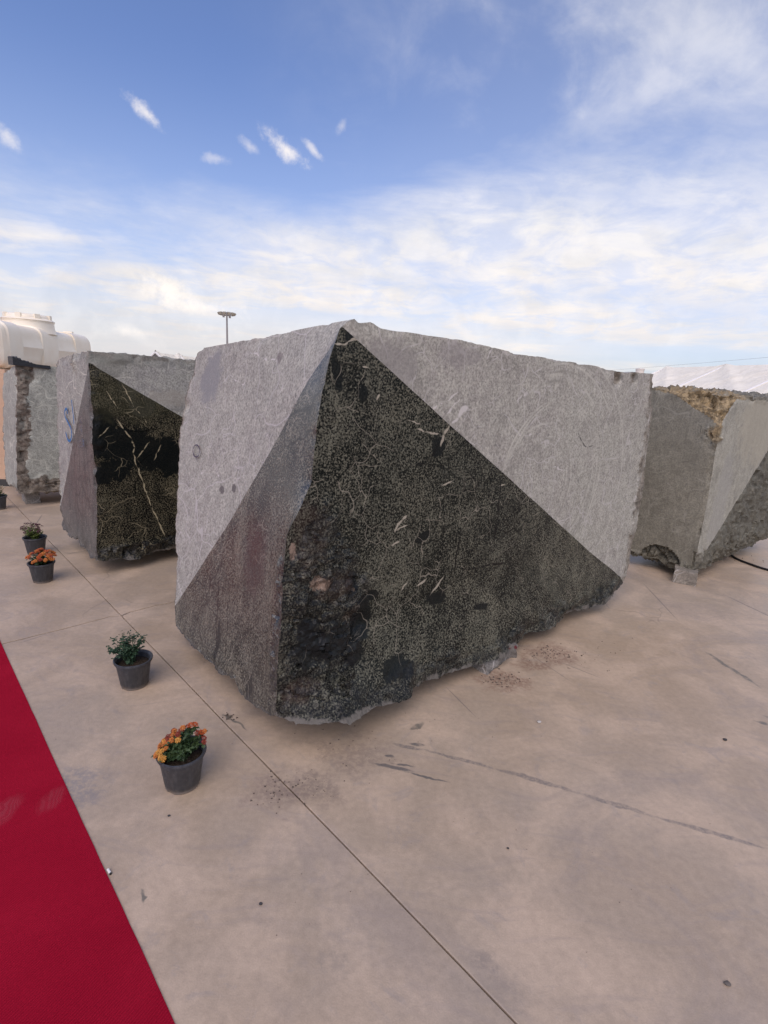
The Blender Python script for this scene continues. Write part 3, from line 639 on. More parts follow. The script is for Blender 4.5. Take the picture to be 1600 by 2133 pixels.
M1L = polish_mat('honed_dark_stone', base=(.015, .0155, .013), grain=(.205, .20, .155), veins=polL, dens=.47, rough=.36, streak=.6, ior=1.85, seed=6., rimk=.25,
                 cracks=chainL(.009, (456, 1195), (450, 1400)) + chainL(.008, (480, 1210), (470, 1380)) + chainL(.005, (628, 745), (634, 760), (640, 790)),
                 blacks=[(L1(520, 1440), (.03, .03, .10)), (L1(455, 1330), (.02, .02, .14))], rusts=[(L1(545, 1170), (.14, .14, .16), (.075, .045, .042), .5)])
finish_block(root, data, M1, ((2, M1P), (0, M1L)), (o1(A1), n1))
# the pen mark: a dark ring on the bare stone
M_PEN = flat('marker_ink', (.07, .055, .09), .7)
def ribbon(pts, w, n):
    """a flat painted stroke lying on a face of normal n"""
    g = G(); pts = [np.array(p) for p in pts]
    vs = []
    for i, p in enumerate(pts):
        t = pts[min(i + 1, len(pts) - 1)] - pts[max(i - 1, 0)]; t = t / np.linalg.norm(t); s = np.cross(t, n)
        ww = w * (.8 + .35 * random.random()); vs += [p + s * ww, p - s * ww]
    g.add(vs, [(2 * i, 2 * i + 1, 2 * i + 3, 2 * i + 2) for i in range(len(pts) - 1)])
    return g
ring = [lp(413 + 7 * math.cos(a) * (1 if True else 0), 940 + 12.5 * math.sin(a)) - base1 + nL * .012 for a in np.linspace(-2.2, 4.4, 26)]
g = ribbon(ring, .0038, nL); g.make('pen_ring', M_PEN, root)
g = ribbon([lp(*q) - base1 + nL * .012 for q in ((415, 944), (414, 952), (412, 958))], .003, nL); g.make('pen_tail', M_PEN, root)

# ================================================================== block 2: behind on the left, black with a pale vein
B = gnd(205, 1166, .13); e = gnd(372, 1139, .12); dR2 = hnorm(e - B); Pr = B + dR2 * 2.9; nR2 = np.array([dR2[1], -dR2[0], 0]); dLb2 = np.array([-dR2[1], dR2[0], 0])
T = onp(183, 731, B, nR2); nL2 = np.cross(dLb2, T - B); nL2 /= np.linalg.norm(nL2)
if nL2[0] > 0: nL2 = -nL2
B2, T2 = B.copy(), T.copy()
rp2 = lambda u, v: onp(u, v, B2, nR2)
lp2 = lambda u, v: onp(u, v, B2, nL2)
TR = T + (rp2(405, 751) - T) / np.linalg.norm(rp2(405, 751) - T) * 2.9; LB = lp2(130, 1092); LT = lp2(122, 750)
c8 = {(0, 0, 0): B, (1, 0, 0): Pr, (0, 0, 1): T, (1, 0, 1): TR, (0, 1, 0): LB, (0, 1, 1): LT, (1, 1, 0): Pr + LB - B, (1, 1, 1): TR + LT - T}
ed = {}
ed[(2, (0, 0))] = ([B] + [rp2(*q) for q in ((201, 1140), (203, 1056), (198, 998), (193, 940), (192, 881), (188, 794), (184, 750))] + [T], (.3, .5))
ed[(0, (0, 1))] = ([T] + [rp2(*q) for q in ((230, 735), (300, 741), (360, 746))] + [TR], (.3, .12))
ed[(0, (0, 0))] = ([B] + [gnd(*q) for q in ((216, 1169, .12), (240, 1167, .11), (290, 1161, .10), (330, 1150, .10), (372, 1139, .12))] + [Pr], (.5, .15))
ed[(2, (0, 1))] = ([LB] + [lp2(*q) for q in ((126, 1050), (123, 983), (120, 911), (117, 823), (116, 760))] + [LT], (.3, .15))
ed[(1, (0, 0))] = ([B] + [lp2(*q) for q in ((190, 1158), (175, 1142), (163, 1128), (140, 1110))] + [LB], (.3, .12))
ed[(1, (0, 1))] = ([T] + [lp2(*q) for q in ((165, 733), (150, 738), (128, 745))] + [LT], (.3, .12))
def b2_rough(P, L):
    low = sst(-(L[:, 2] + .04 * fbm(P, 4, 3)), -.10, -.03) * .9 * (L[:, 1] < .05)
    top = sst(L[:, 2] + .02 * fbm(P, 5, 3), .955, .985) * .5 * (L[:, 1] < .05)
    chipc = np.exp(-(np.linalg.norm(P - lp2(152, 752), axis=1) / .07) ** 2)
    cor = sst(-(L[:, 0] + .02 * fbm(P, 6, 3)), -.03, -.008) * .4 * (L[:, 1] < .05)
    return np.clip(np.maximum.reduce([low, top, chipc, cor]), 0, 1)
base2 = np.array([B[0], B[1], 0.]); o2 = lambda p: tuple(np.array(p) - base2)
R2 = lambda u, v: o2(rp2(u, v)); L2 = lambda u, v: o2(lp2(u, v))
def chR2(w, *q): return [(R2(*a), R2(*b), w) for a, b in zip(q, q[1:])]
root = thing('stone_block', 'black polished stone block with a thin cream vein and blue spray marks', 'stone block', base2, BG)
data = build_block(base2, c8, ed, (130, 60, 90), b2_rough, None, chip=.025, smooth_amp=.004, rough_amp=.06, seed=3.)
M2 = stone_mat('greenish_sawn_stone', (.31, .30, .275), (.36, .355, .305), vein=(.64, .62, .52), vein_amt=.8, rocky=(.24, .225, .19), streak=.3, seed=4., patches=[(R2(300, 752), (.5, .5, .05), (.20, .205, .175), .4), (R2(360, 830), (.2, .2, .06), (.36, .33, .27), .5), (R2(225, 760), (.14, .14, .10), (.19, .195, .16), .5)])
M2P = polish_mat('black_veined_stone', base=(.0045, .0055, .005), grain=(.135, .128, .084), dens=.50, spec=.3, ior=1.42, scale=112, rough=.20, seed=2., streak=.1, vein=(.38, .33, .21),
                 veins=chR2(.0075, (243, 872), (258, 895), (274, 915), (280, 932), (277, 945)) + chR2(.0075, (277, 945), (285, 970), (298, 1005), (306, 1030), (315, 1055), (330, 1085), (345, 1120)) + chR2(.005, (255, 800), (280, 850), (300, 870), (312, 895)) + chR2(.005, (222, 815), (245, 850)) + chR2(.006, (285, 955), (312, 920)) + chR2(.006, (320, 960), (336, 925)) + chR2(.006, (205, 912), (228, 890)),
                 blacks=[(R2(245, 920), (.28, .24, .13)), (R2(320, 945), (.30, .24, .14)), (R2(210, 890), (.12, .12, .13)), (R2(240, 975), (.12, .12, .10)), (R2(365, 960), (.2, .2, .14)), (R2(215, 990), (.10, .1, .08))],
                 rusts=[(R2(270, 830), (.5, .4, .16), (.075, .072, .040), .35)])
A = rp2(206, 768); aR = rp2(375, 866); aL = lp2(126, 1058); n2 = np.cross(aR - A, aL - A); n2 = n2 if n2[2] > 0 else -n2
M2L = polish_mat('honed_brown_stone', base=(.050, .050, .044), grain=(.19, .185, .165), dens=.45, rough=.46, streak=.6, ior=1.55, seed=8., rimk=.3)
finish_block(root, data, M2, ((2, M2P), (0, M2L)), (o2(A), n2))
M_BLUE = flat('blue_spray_paint', (.045, .16, .36), .7, .35, 60)
def curve(pts, n=8):
    pts = [np.array(p, float) for p in pts]; out = []
    for i in range(len(pts) - 1):
        p0, p1, p2, p3 = pts[max(i - 1, 0)], pts[i], pts[i + 1], pts[min(i + 2, len(pts) - 1)]
        for t in np.linspace(0, 1, n, endpoint=False):
            out.append(.5 * (2 * p1 + (p2 - p0) * t + (2 * p0 - 5 * p1 + 4 * p2 - p3) * t * t + (3 * p1 - p0 - 3 * p2 + p3) * t ** 3))
    return out + [pts[-1]]
for st, w in (([(145, 862), (143, 852), (139.5, 855), (140, 868), (146, 880), (152, 893), (153, 908), (150, 918), (145, 915), (141, 900)], .011), ([(153, 833), (155, 850), (157, 868), (158.5, 884)], .010)):
    ribbon([lp2(*q) - base2 + nL2 * .014 for q in curve(st)], w, nL2).make('spray_stroke', M_BLUE, root)
def smear_mat():
    m, k, b = mat('faded_blue_paint'); P = k.new('ShaderNodeTexCoord').outputs['Object']
    k.put(b.inputs['Base Color'], k.mix(k.step(k.noise(P, 9, 6, .7), .42, .6), (.17, .16, .155), (.07, .13, .22))); b.inputs['Roughness'].default_value = .5
    k.put(b.inputs['Alpha'], k.step(k.noise(P, 34, 5, .75), .47, .60, 0., .55)); return m
M_SM = smear_mat()
for st, w in (([(171, 868), (173, 885), (172, 900)], .035), ([(166, 926), (172, 924), (180, 926)], .035)):
    ribbon([lp2(*q) - base2 + nL2 * .014 for q in curve(st, 4)], w, nL2).make('faded_spray', M_SM, root)

# ================================================================== block 3: far left, pale green
B = gnd(44, 1029, .16); dR3 = hnorm((.70, .714)); Pr = B + dR3 * 2.4; nR3 = np.array([dR3[1], -dR3[0], 0]); dLb3 = np.array([-dR3[1], dR3[0], 0])
T = onp(33, 760, B, nR3); nL3 = np.cross(dLb3, T - B); nL3 /= np.linalg.norm(nL3)
if nL3[0] > 0: nL3 = -nL3
B3 = B.copy(); rp3 = lambda u, v: onp(u, v, B3, nR3)
lp3 = lambda u, v: onp(u, v, B3, nL3)
d_ = rp3(116, 765) - T; TR = T + d_ / np.linalg.norm(d_) * 2.4; LB = lp3(21, 1012); LT = lp3(7, 778)
c8 = {(0, 0, 0): B, (1, 0, 0): Pr, (0, 0, 1): T, (1, 0, 1): TR, (0, 1, 0): LB, (0, 1, 1): LT, (1, 1, 0): Pr + LB - B, (1, 1, 1): TR + LT - T}
ed = {(2, (0, 0)): ([B] + [rp3(*q) for q in ((36, 1015), (33, 960), (35, 900), (36, 830), (36, 790))] + [T], (.3, .5)),
      (2, (0, 1)): ([LB] + [lp3(*q) for q in ((13, 1005), (9, 960), (6, 880), (5, 820))] + [LT], (.3, .3)),
      (0, (0, 1)): ([T] + [rp3(*q) for q in ((60, 759), (90, 762))] + [TR], (.3, .1))}
def b3_rough(P, L):
    f = (L[:, 1] < .05)
    low = sst(-(L[:, 2] + .06 * fbm(P, 4, 4)), -.12, -.08) * f * .9
    cor = sst(-(L[:, 0] + .05 * fbm(P, 3.6, 5, .65)), -.045, -.032) * f
    t = np.exp(-(np.linalg.norm(P - rp3(52, 780), axis=1) / .11) ** 2); h = np.exp(-(np.linalg.norm(P - rp3(91, 995), axis=1) / .05) ** 2)
    return np.clip(np.maximum.reduce([low, cor, t, h, sst(-L[:, 2], -.05, -.02) * (L[:, 0] < .05) * .6]), 0, 1)
base3 = np.array([B[0], B[1], 0.])
root = thing('stone_block', 'pale green sawn stone block with ragged broken corner below the cream tank', 'stone block', base3, BG)
data = build_block(base3, c8, ed, (100, 50, 80), b3_rough, None, chip=.02, smooth_amp=.006, rough_amp=.05, seed=9.)
M3 = stone_mat('pale_green_stone', (.30, .305, .265), (.37, .375, .32), vein=(.60, .60, .50), vein_amt=.75, rocky=(.17, .145, .115), streak=.35, seed=11., speck=.8)
finish_block(root, data, M3)
# black rubber sheet lying on its top edge
g = G(); vs = []
for i in range(25):
    t = i / 24; p = onp(26 + 78 * t, 757 + 9 * t, B3, nR3) + nR3 * (.01) - nR3 * .0; zt = .02 + .05 * max(0, 1 - t * 1.6) * (1 + .5 * math.sin(i * 2.7))
    for q, (a, b_) in enumerate(((.02, -.015), (.02, zt), (-.22, zt), (-.22, -.015))): vs.append(p + nR3 * a + np.array([0, 0, b_]) * (1 if q in (1, 2) else 1))
fs = [(i * 4 + q, i * 4 + (q + 1) % 4, i * 4 + 4 + (q + 1) % 4, i * 4 + 4 + q) for i in range(24) for q in range(4)] + [(0, 1, 2, 3), (99, 98, 97, 96)]
g.add(vs, fs); o = g.make('rubber_sheet', flat('black_rubber', (.022, .024, .028), .5, .3, 40, bump=.5), smooth=40)
tag(o, 'crumpled black rubber sheet lying along the top of the pale green block', 'rubber sheet')

# ================================================================== block 4: right, broken yellow top corner
B = gnd(1447, 1186, .13); e = gnd(1590, 1123, .16); dR4 = hnorm(e - B); nR4 = np.array([dR4[1], -dR4[0], 0]); el = gnd(1318, 1161, .14); dLb4 = hnorm(np.array([-dR4[1], dR4[0], 0]) * .8 + hnorm(el - B) * .2)
Pr = B + dR4 * 2.02
T = onp(1512, 824, B, nR4); nL4 = np.cross(dLb4, T - B); nL4 /= np.linalg.norm(nL4)
if nL4[1] > 0: nL4 = -nL4
B4 = B.copy(); rp4 = lambda u, v: onp(u, v, B4, nR4)
lp4 = lambda u, v: onp(u, v, B4, nL4)
d_ = rp4(1600, 827) - T; TR = T + d_ / np.linalg.norm(d_) * 1.62; TR = rp4(1640, 830)
LB = lp4(1300, 1152); LT = lp4(1348, 806)
print('block4', B, T, LB, LT, TR, Pr)
c8 = {(0, 0, 0): B, (1, 0, 0): Pr, (0, 0, 1): T, (1, 0, 1): TR, (0, 1, 0): LB, (0, 1, 1): LT, (1, 1, 0): Pr + LB - B, (1, 1, 1): TR + LT - T}
ed = {(2, (0, 0)): ([B] + [rp4(*q) for q in ((1452, 1150), (1465, 1090), (1478, 1020), (1487, 960), (1496, 900), (1504, 860))] + [T], (.3, .5)),
      (0, (0, 0)): ([B] + [gnd(*q) for q in ((1470, 1180, .12), (1500, 1166, .10), (1518, 1152, .11), (1540, 1148, .13), (1560, 1138, .14), (1588, 1122, .16))] + [Pr], (.5, .12)),
      (1, (0, 0)): ([B] + [lp4(*q) for q in ((1430, 1189), (1400, 1184), (1370, 1173), (1340, 1163), (1318, 1160))] + [LB], (.3, .12))}
K4 = [lp4(1388, 812), lp4(1499, 884), rp4(1545, 818)]
nk4 = np.cross(K4[1] - K4[0], K4[2] - K4[0]); nk4 /= np.linalg.norm(nk4)
if nk4[2] < 0: nk4 = -nk4
ARC = lp4(1370, 1178)
def b4_shape(P, L):
    d = (P - K4[0]) @ nk4; cutm = np.clip(d, 0, None); ext = sst(cutm, .0, .012)
    P = P - nk4 * cutm[:, None]
    q = np.linalg.norm(P - ARC, axis=1) / .20; on = (L[:, 0] < .05)
    a = sst(-q, -1.0, -.92) * on
    P = P - nL4 * (a * .05)[:, None]
    return P, np.maximum(ext, a)
def b4_rough(P, L):
    low = sst(-(L[:, 2] + .05 * fbm(P, 4, 3)), -.15, -.05) * (L[:, 1] < .05) * .8
    cor = np.exp(-(np.linalg.norm(P - rp4(1494, 905), axis=1) / .10) ** 2) * .9
    top = sst(L[:, 2] + .02 * fbm(P, 5, 3), .96, .99) * .6
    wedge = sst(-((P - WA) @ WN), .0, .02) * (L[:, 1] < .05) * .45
    return np.clip(np.maximum.reduce([low, cor, top, wedge, sst(-(L[:, 2] + .02 * fbm(P, 4, 3)), -.04, -.015) * .8]), 0, 1)
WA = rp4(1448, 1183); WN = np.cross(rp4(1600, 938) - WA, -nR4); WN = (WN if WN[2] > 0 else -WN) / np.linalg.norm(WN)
base4 = np.array([B[0], B[1], 0.]); o4 = lambda p: tuple(np.array(p) - base4)
root = thing('stone_block', 'grey sawn stone block on the right with a broken ochre top corner and light triangle', 'stone block', base4, BG)
data = build_block(base4, c8, ed, (110, 90, 100), b4_rough, b4_shape, chip=.025, smooth_amp=.006, rough_amp=.07, seed=17.)
M4 = stone_mat('olive_grey_stone', (.29, .278, .232), (.345, .33, .27), vein=(.44, .42, .36), vein_amt=.4, rocky=(.155, .145, .115), streak=.45, seed=21., speck=.7,
               tops=[(o4((K4[0] + K4[1] + K4[2]) / 3), (.44, .44, .34), (.33, .245, .135), .9)],
               patches=[ (o4(rp4(1590, 880)), (.6, .6, .4), (.40, .365, .28), .55), (o4(rp4(1500, 1050)), (.16, .16, .5), (.33, .32, .29), .5)])
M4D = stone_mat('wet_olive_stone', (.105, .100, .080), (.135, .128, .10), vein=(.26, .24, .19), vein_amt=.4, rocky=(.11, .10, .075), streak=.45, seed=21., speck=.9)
A = rp4(1448, 1183); aR = rp4(1600, 938); n4 = np.cross(aR - A, -nR4); n4 = n4 if n4[2] > 0 else -n4
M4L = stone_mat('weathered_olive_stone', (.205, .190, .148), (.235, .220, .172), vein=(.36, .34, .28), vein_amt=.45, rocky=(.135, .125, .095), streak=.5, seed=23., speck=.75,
               tops=[(o4((K4[0] + K4[1] + K4[2]) / 3), (.44, .44, .34), (.33, .245, .135), .9)])  # darker olive copy for the left face: its shade is put into the colour
finish_block(root, data, M4, ((2, M4D),), (o4(A), n4), pol_name='darkened_wedge', whole=((0, M4L, 'shade_toned_face'),))
# a further block beyond the right edge of the frame, a sliver of it showing
# ------------------------------------------------------------------ bearer stones under the blocks
M_BS = stone_mat('rubble_stone', (.215, .19, .155), (.27, .24, .20), rocky=(.24, .215, .19), speck=1.1, seed=31.)
M_BS2 = stone_mat('cut_bearer_stone', (.20, .185, .165), (.26, .24, .215), rocky=(.2, .18, .155), speck=1.2, seed=33.)
def bearer(p, size, rz, label, rough=.02, m=M_BS, seed=0):
    bm = bmesh.new(); bmesh.ops.create_cube(bm, size=1); bmesh.ops.subdivide_edges(bm, edges=bm.edges[:], cuts=9, use_grid_fill=True)
    V = np.array([v.co[:] for v in bm.verts]) * np.array(size)
    n = np.c_[fbm(V + seed, 7, 4), fbm(V + seed + 9, 7, 4), fbm(V + seed + 17, 7, 4)] * rough; n[:, 2] = np.where(V[:, 2] < -size[2] * .49, 0, n[:, 2])
    V = V + n; V[:, 2] += size[2] / 2
    V[:, 2] = np.maximum(V[:, 2], .001)
    for v, q in zip(bm.verts, V): v.co = q
    me = bpy.data.meshes.new('bearer_stone'); bm.to_mesh(me); bm.free()
    o = link('bearer_stone', me, m, smooth=35); o.location = (p[0], p[1], 0); o.rotation_euler = (0, 0, rz)
    tag(o, label, 'bearer stone', 'bearer stones under the blocks'); return o
rzR = math.atan2(dR[1], dR[0])
p = gnd(1028, 1384); p = p - nR * .10 + dR * .02
bo = bearer(p, (.30, .26, .10), rzR, 'rubble bearer stone with red paint marks under the large front block', .045, stone_mat('red_marked_rubble', (.17, .155, .14), (.21, .195, .175), rocky=(.24, .215, .19), seed=31., tops=[((.07, -.13, .075), (.045, .05, .010), (.12, .008, .014), .9), ((.14, -.13, .08), (.010, .05, .012), (.12, .008, .014), .9)]), seed=2)  # rubble colours darkened here to stand for the shade under the block
far1 = base1 + dR * 2.5 + dLb * .7; bearer(far1, (.3, 1.1, .12), rzR, 'long bearer stone under the far end of the large front block', .02, seed=5)
b2p = base2 + dR2 * .9 + dLb2 * .5; bearer(b2p, (.3, .7, .13), rzR, 'bearer stone hidden in the shade under the black block', .02, M_BS2, seed=7)
p3 = gnd(57, 1050); p3b = gnd(80, 1048); d3 = hnorm(p3b - p3)
bearer(p3 + np.array([-d3[1], d3[0], 0]) * .16 + d3 * .06, (.15, .32, .155), math.atan2(d3[1], d3[0]), 'square cut bearer stone showing under the pale green block', .006, M_BS2, seed=8)
bearer(base3 + dR3 * 1.5 + dLb3 * .35, (.25, .7, .155), math.atan2(dR3[1], dR3[0]), 'bearer stone in deep shade under the far end of the pale green block', .01, M_BS2, seed=18)
p4 = gnd(1424, 1217); d4 = hnorm(gnd(1444, 1219) - gnd(1405, 1211))
bearer(p4 + np.array([-d4[1], d4[0], 0]) * .12, (.18, .24, .125), math.atan2(d4[1], d4[0]), 'speckled cut bearer stone under the near corner of the right block', .012, M_BS, seed=11)
bearer(base4 + dR4 * 1.4 + dLb4 * .5, (.3, .7, .15), math.atan2(dR4[1], dR4[0]), 'bearer stone under the far end of the right block', .02, M_BS2, seed=12)
bearer(base4 + dLb4 * 1.0 + dR4 * .35, (.25, .2, .13), math.atan2(dR4[1], dR4[0]), 'bearer stone under the back corner of the right block', .02, M_BS2, seed=13)

# ------------------------------------------------------------------ potted plants
M_POT = None
def pot_mat():
    m, k, b = mat('grey_plastic_pot'); P = k.new('ShaderNodeTexCoord').outputs['Object']
    sp = k.new('ShaderNodeSeparateXYZ'); k.put(sp.inputs[0], P)
    n = k.noise(P, 30, 5, .65)
    st = k.new('ShaderNodeMapping'); k.put(st.inputs['Vector'], P); st.inputs['Scale'].default_value = (30, 30, 5)
    c = k.mix(k.step(k.noise(st.outputs[0], 2, 4), .4, .7), (.040, .043, .050), (.070, .074, .082))
    c = k.mix(k.m('MULTIPLY', k.step(k.m('ADD', sp.outputs[2], k.m('MULTIPLY', n, .03)), .045, .012), .75), c, (.24, .19, .15))
    c = k.mix(k.step(k.noise(P, 110, 3), .66, .74, 0., .5), c, (.22, .2, .19))
    k.put(b.inputs['Base Color'], c); k.put(b.inputs['Roughness'], k.step(n, .3, .7, .38, .6)); return m
M_POT = pot_mat()
M_SOIL = flat('potting_soil', (.045, .033, .024), .95, .6, 90, .1, 1., 120)
def leaf_mat(name, a, b_):
    m, k, b = mat(name); P = k.new('ShaderNodeTexCoord').outputs['Object']
    k.put(b.inputs['Base Color'], k.mix(k.step(k.noise(P, 45, 3), .35, .65), a, b_)); b.inputs['Roughness'].default_value = .5
    b.inputs['Specular IOR Level'].default_value = .35
    b.inputs['Subsurface Weight'].default_value = 0.
    return m
M_LEAF = leaf_mat('chrysanthemum_leaf', (.022, .045, .016), (.055, .088, .030))
M_LEAF2 = leaf_mat('grey_green_leaf', (.020, .048, .026), (.052, .090, .048))
M_LEAF3 = leaf_mat('yellow_green_leaf', (.050, .075, .016), (.12, .15, .035))
def petal_mat(name, a, b_):
    m, k, b = mat(name); P = k.new('ShaderNodeTexCoord').outputs['Object']
    r = k.v('LENGTH', k.v('MULTIPLY', P, (1, 1, 0)))
    c = k.mix(k.step(r, .002, .011), b_, a); c = k.mix(k.noise(P, 300, 2), c, tuple(x * .7 for x in a))
    k.put(b.inputs['Base Color'], c); b.inputs['Roughness'].default_value = .6; return m
PET = {'orange': petal_mat('orange_petals', (.62, .20, .035), (.42, .075, .012)), 'yellow': petal_mat('yellow_petals', (.70, .34, .06), (.50, .20, .03)), 'rust': petal_mat('rust_petals', (.26, .035, .014), (.16, .018, .008)), 'fire': petal_mat('fiery_orange_petals', (.50, .095, .018), (.30, .04, .01)), 'wine': petal_mat('wine_petals', (.080, .018, .030), (.12, .03, .03)), 'cream': petal_mat('cream_petals', (.55, .50, .38), (.45, .36, .10))}
M_EYE = flat('flower_eye', (.35, .17, .02), .8, .3, 300)
def flower_mesh(r, m, seed):
    rr = random.Random(seed); g = G()
    for ring, (n, r0, r1, z0, z1) in enumerate(((13, .22, 1., .00, .04), (11, .15, .82, .10, .26), (8, .05, .52, .20, .46))):
        for i in range(n):
            a = 2 * math.pi * (i + .5 * ring + rr.uniform(-.2, .2)) / n; w = math.pi / n * 1.05; q = rr.uniform(.86, 1.08)
            def pt(rad, da, z): return (r * rad * math.cos(a + da), r * rad * math.sin(a + da), r * z)
            g.add([pt(r0, 0, z0), pt(r1 * q * .75, -w * .75, z1 + .06), pt(r1 * q, 0, z1 - .06), pt(r1 * q * .75, w * .75, z1 + .06)], [(0, 1, 2, 3)])
    me = bpy.data.meshes.new('flower'); me.from_pydata(g.v, [], g.f); me.materials.append(m); return me
FLM = {kk: [flower_mesh(1., mm, s) for s in (1, 2)] for kk, mm in PET.items()}
def pot(loc, rz, label, leaf_m, leaves, flowers, lean=(0, 0), fol=(.095, .10), rimr=.0945, h=.152, fan=None, tip=0, leafs=.024):
    root = thing('potted_plant', label, 'potted plant', (loc[0], loc[1], .0003), 'potted plants along the red carpet'); root.rotation_euler = (0, 0, rz)
    rr = random.Random(int(loc[0] * 1000)); s = rimr / .0945
    body = G().lathe([(.0, .006), (.060 * s, .004), (.064 * s, .0), (.066 * s, .004), (.0655 * s, .013), (.0675 * s, .015), (.082 * s, h - .032), (.0835 * s, h - .030), (.0865 * s, h - .012), (.0865 * s, h - .006), (.080 * s, h - .008), (.078 * s, h - .035)], 72,
                     wob=lambda i, z: 1 + (.010 if (i % 6) < 2 and .016 < z < h - .034 else 0) - (.05 if z < .010 and (i % 24) < 4 else 0))
    pb = body.make('pot', M_POT, root, smooth=38)
    G().lathe([(.0855 * s, h - .014), (.0925 * s, h - .012), (.0945 * s, h - .006), (.0935 * s, h), (.088 * s, h + .001), (.0835 * s, h - .003), (.082 * s, h - .012)], 72).make('rim', M_POT, pb, smooth=50)
    vs = [(0, 0, h - .028)]; n = 26
    for q in (1, 2, 3, 4):
        for i in range(n): a = 2 * math.pi * i / n; R_ = .0795 * s * q / 4; vs.append((R_ * math.cos(a), R_ * math.sin(a), h - .030 + (rr.uniform(-.003, .006) if q < 4 else -.004)))
    fs = [(0, 1 + i, 1 + (i + 1) % n) for i in range(n)] + [(1 + q * n + i, 1 + (q + 1) * n + i, 1 + (q + 1) * n + (i + 1) % n, 1 + q * n + (i + 1) % n) for q in range(3) for i in range(n)]
    mk('soil', vs, fs, M_SOIL, root)
    fg = G(); sg = G(); fr, fh = fol
    def leaf(p, d, up, sz):
        """a lobed leaf with a folded midrib"""
        p = Vector(p); d = Vector(d).normalized(); sd = d.cross(Vector(up)).normalized(); nn = sd.cross(d)
        P_ = lambda a, b_, c_: p + d * a * sz + sd * b_ * sz + nn * c_ * sz
        v = [P_(0, 0, 0), P_(.3, .34, .10), P_(.45, .20, .06), P_(.68, .36, .06), P_(.78, .17, .0), P_(1, 0, -.14), P_(.78, -.17, .0), P_(.68, -.36, .06), P_(.45, -.20, .06), P_(.3, -.34, .10), P_(.5, 0, -.03)]
        fg.add(v, [(0, 1, 2, 10), (10, 2, 3, 4), (10, 4, 5), (10, 5, 6), (10, 6, 7, 8), (10, 8, 9, 0)])
    base = Vector((lean[0] * .35, lean[1] * .35, h - .03)); stems = []
    for i in range(26):
        a = rr.uniform(0, 2 * math.pi); e = math.sqrt(rr.random())
        top = Vector((lean[0] + fr * e * math.cos(a), lean[1] + fr * e * math.sin(a), h - .02 + fh * (1 - .55 * e * e) * rr.uniform(.75, 1.05)))
        if fan and i < len(fan): top = Vector(fan[i])
        b0 = base + Vector((rr.uniform(-.02, .02), rr.uniform(-.02, .02), 0)); mid = b0.lerp(top, .5) + Vector((0, 0, .012))
        pts = [b0, mid, top]; stems.append(pts); sg.tube(pts, [.0022, .0018, .0012], 5)
    for fx, fy, fz, _k, fr_ in flowers:
        if rr.random() < .75:
            top = Vector((fx, fy, fz - .002)); b0 = base + Vector((rr.uniform(-.025, .025), rr.uniform(-.025, .025), 0)); pts = [b0, b0.lerp(top, .5) + Vector((0, 0, .012)), top]; stems.append(pts); sg.tube(pts, [.0022, .0017, .0012], 5)
    for i in range(leaves):
        st = rr.choice(stems); t = rr.uniform(.22, 1.02) ** .8
        p = st[0].lerp(st[1], t * 2) if t < .5 else st[1].lerp(st[2], t * 2 - 1)
        a = rr.uniform(0, 2 * math.pi); out = Vector((math.cos(a), math.sin(a), rr.uniform(-.5, .55)))
        leaf(p, out, (rr.uniform(-.3, .3), rr.uniform(-.3, .3), 1), leafs * rr.uniform(.6, 1.25) * (1.25 - .5 * t))
    if tip:
        for st in stems:
            for q in range(tip):
                p = st[2] + Vector((rr.uniform(-.012, .012), rr.uniform(-.012, .012), rr.uniform(-.012, .01))); a = rr.uniform(0, 6.28)
                leaf(p, (math.cos(a), math.sin(a), .6), (0, 0, 1), .011)
    fg.make('foliage', leaf_m, root, kind='stuff'); sg.make('stems', leaf_m, root, kind='stuff')
    for x, y, z, kind, r in flowers:
        o = bpy.data.objects.new('flower', rr.choice(FLM[kind])); C.objects.link(o); o.parent = root
        o.location = (x, y, z); o.scale = (r, r, r)
        nrm = Vector(((x - lean[0]) * 5.5 + rr.uniform(-.3, .3), (y - lean[1]) * 5.5 - .25 + rr.uniform(-.3, .3), .75)).normalized()
        o.rotation_euler = (nrm.to_track_quat('Z', 'Y') @ Matrix.Rotation(rr.uniform(0, 6), 3, 'Z').to_quaternion()).to_euler()
    return root
rf = random.Random(12); FA = []
for i in range(46):                                           # clump on the left and front of the nearest pot
    a = rf.uniform(0, 6.283); e = math.sqrt(rf.random()); x = -.040 + .052 * e * math.cos(a); y = -.016 + .058 * e * math.sin(a)
    q = math.hypot(x - .01, y) / .1
    FA.append((x, y, .152 + .085 * max(0, 1 - q * q) + rf.uniform(-.004, .010), rf.choice(['orange', 'orange', 'yellow', 'rust', 'rust', 'orange']) if y > -.03 else rf.choice(['yellow', 'yellow', 'orange']), rf.uniform(.0105, .0150)))
FA += [(.030, .026, .248, 'fire', .017), (.046, .030, .250, 'fire', .016), (.018, .024, .244, 'rust', .014), (.074, .022, .222, 'fire', .015), (.060, .014, .224, 'rust', .014), (.086, .012, .205, 'rust', .014), (.082, .030, .222, 'orange', .012), (.090, .000, .196, 'rust', .012)]
gp = gnd(381, 1631)
pot(gp, .3 * 0, 'dark grey pot of orange and yellow chrysanthemums, nearest of the row along the red carpet', M_LEAF, 620, FA, lean=(.014, .006), fol=(.085, .108), leafs=.026)
gp = gnd(281, 1425)
fan = [(-.12, -.01, .215), (-.115, .02, .235), (-.10, -.03, .20), (-.085, 0, .25), (-.06, .02, .275), (-.04, -.02, .265), (-.02, .02, .285), (.0, .0, .275), (.02, .02, .27), (.04, .0, .25), (.05, .02, .265), (-.07, -.04, .22), (.045, .03, .245)]
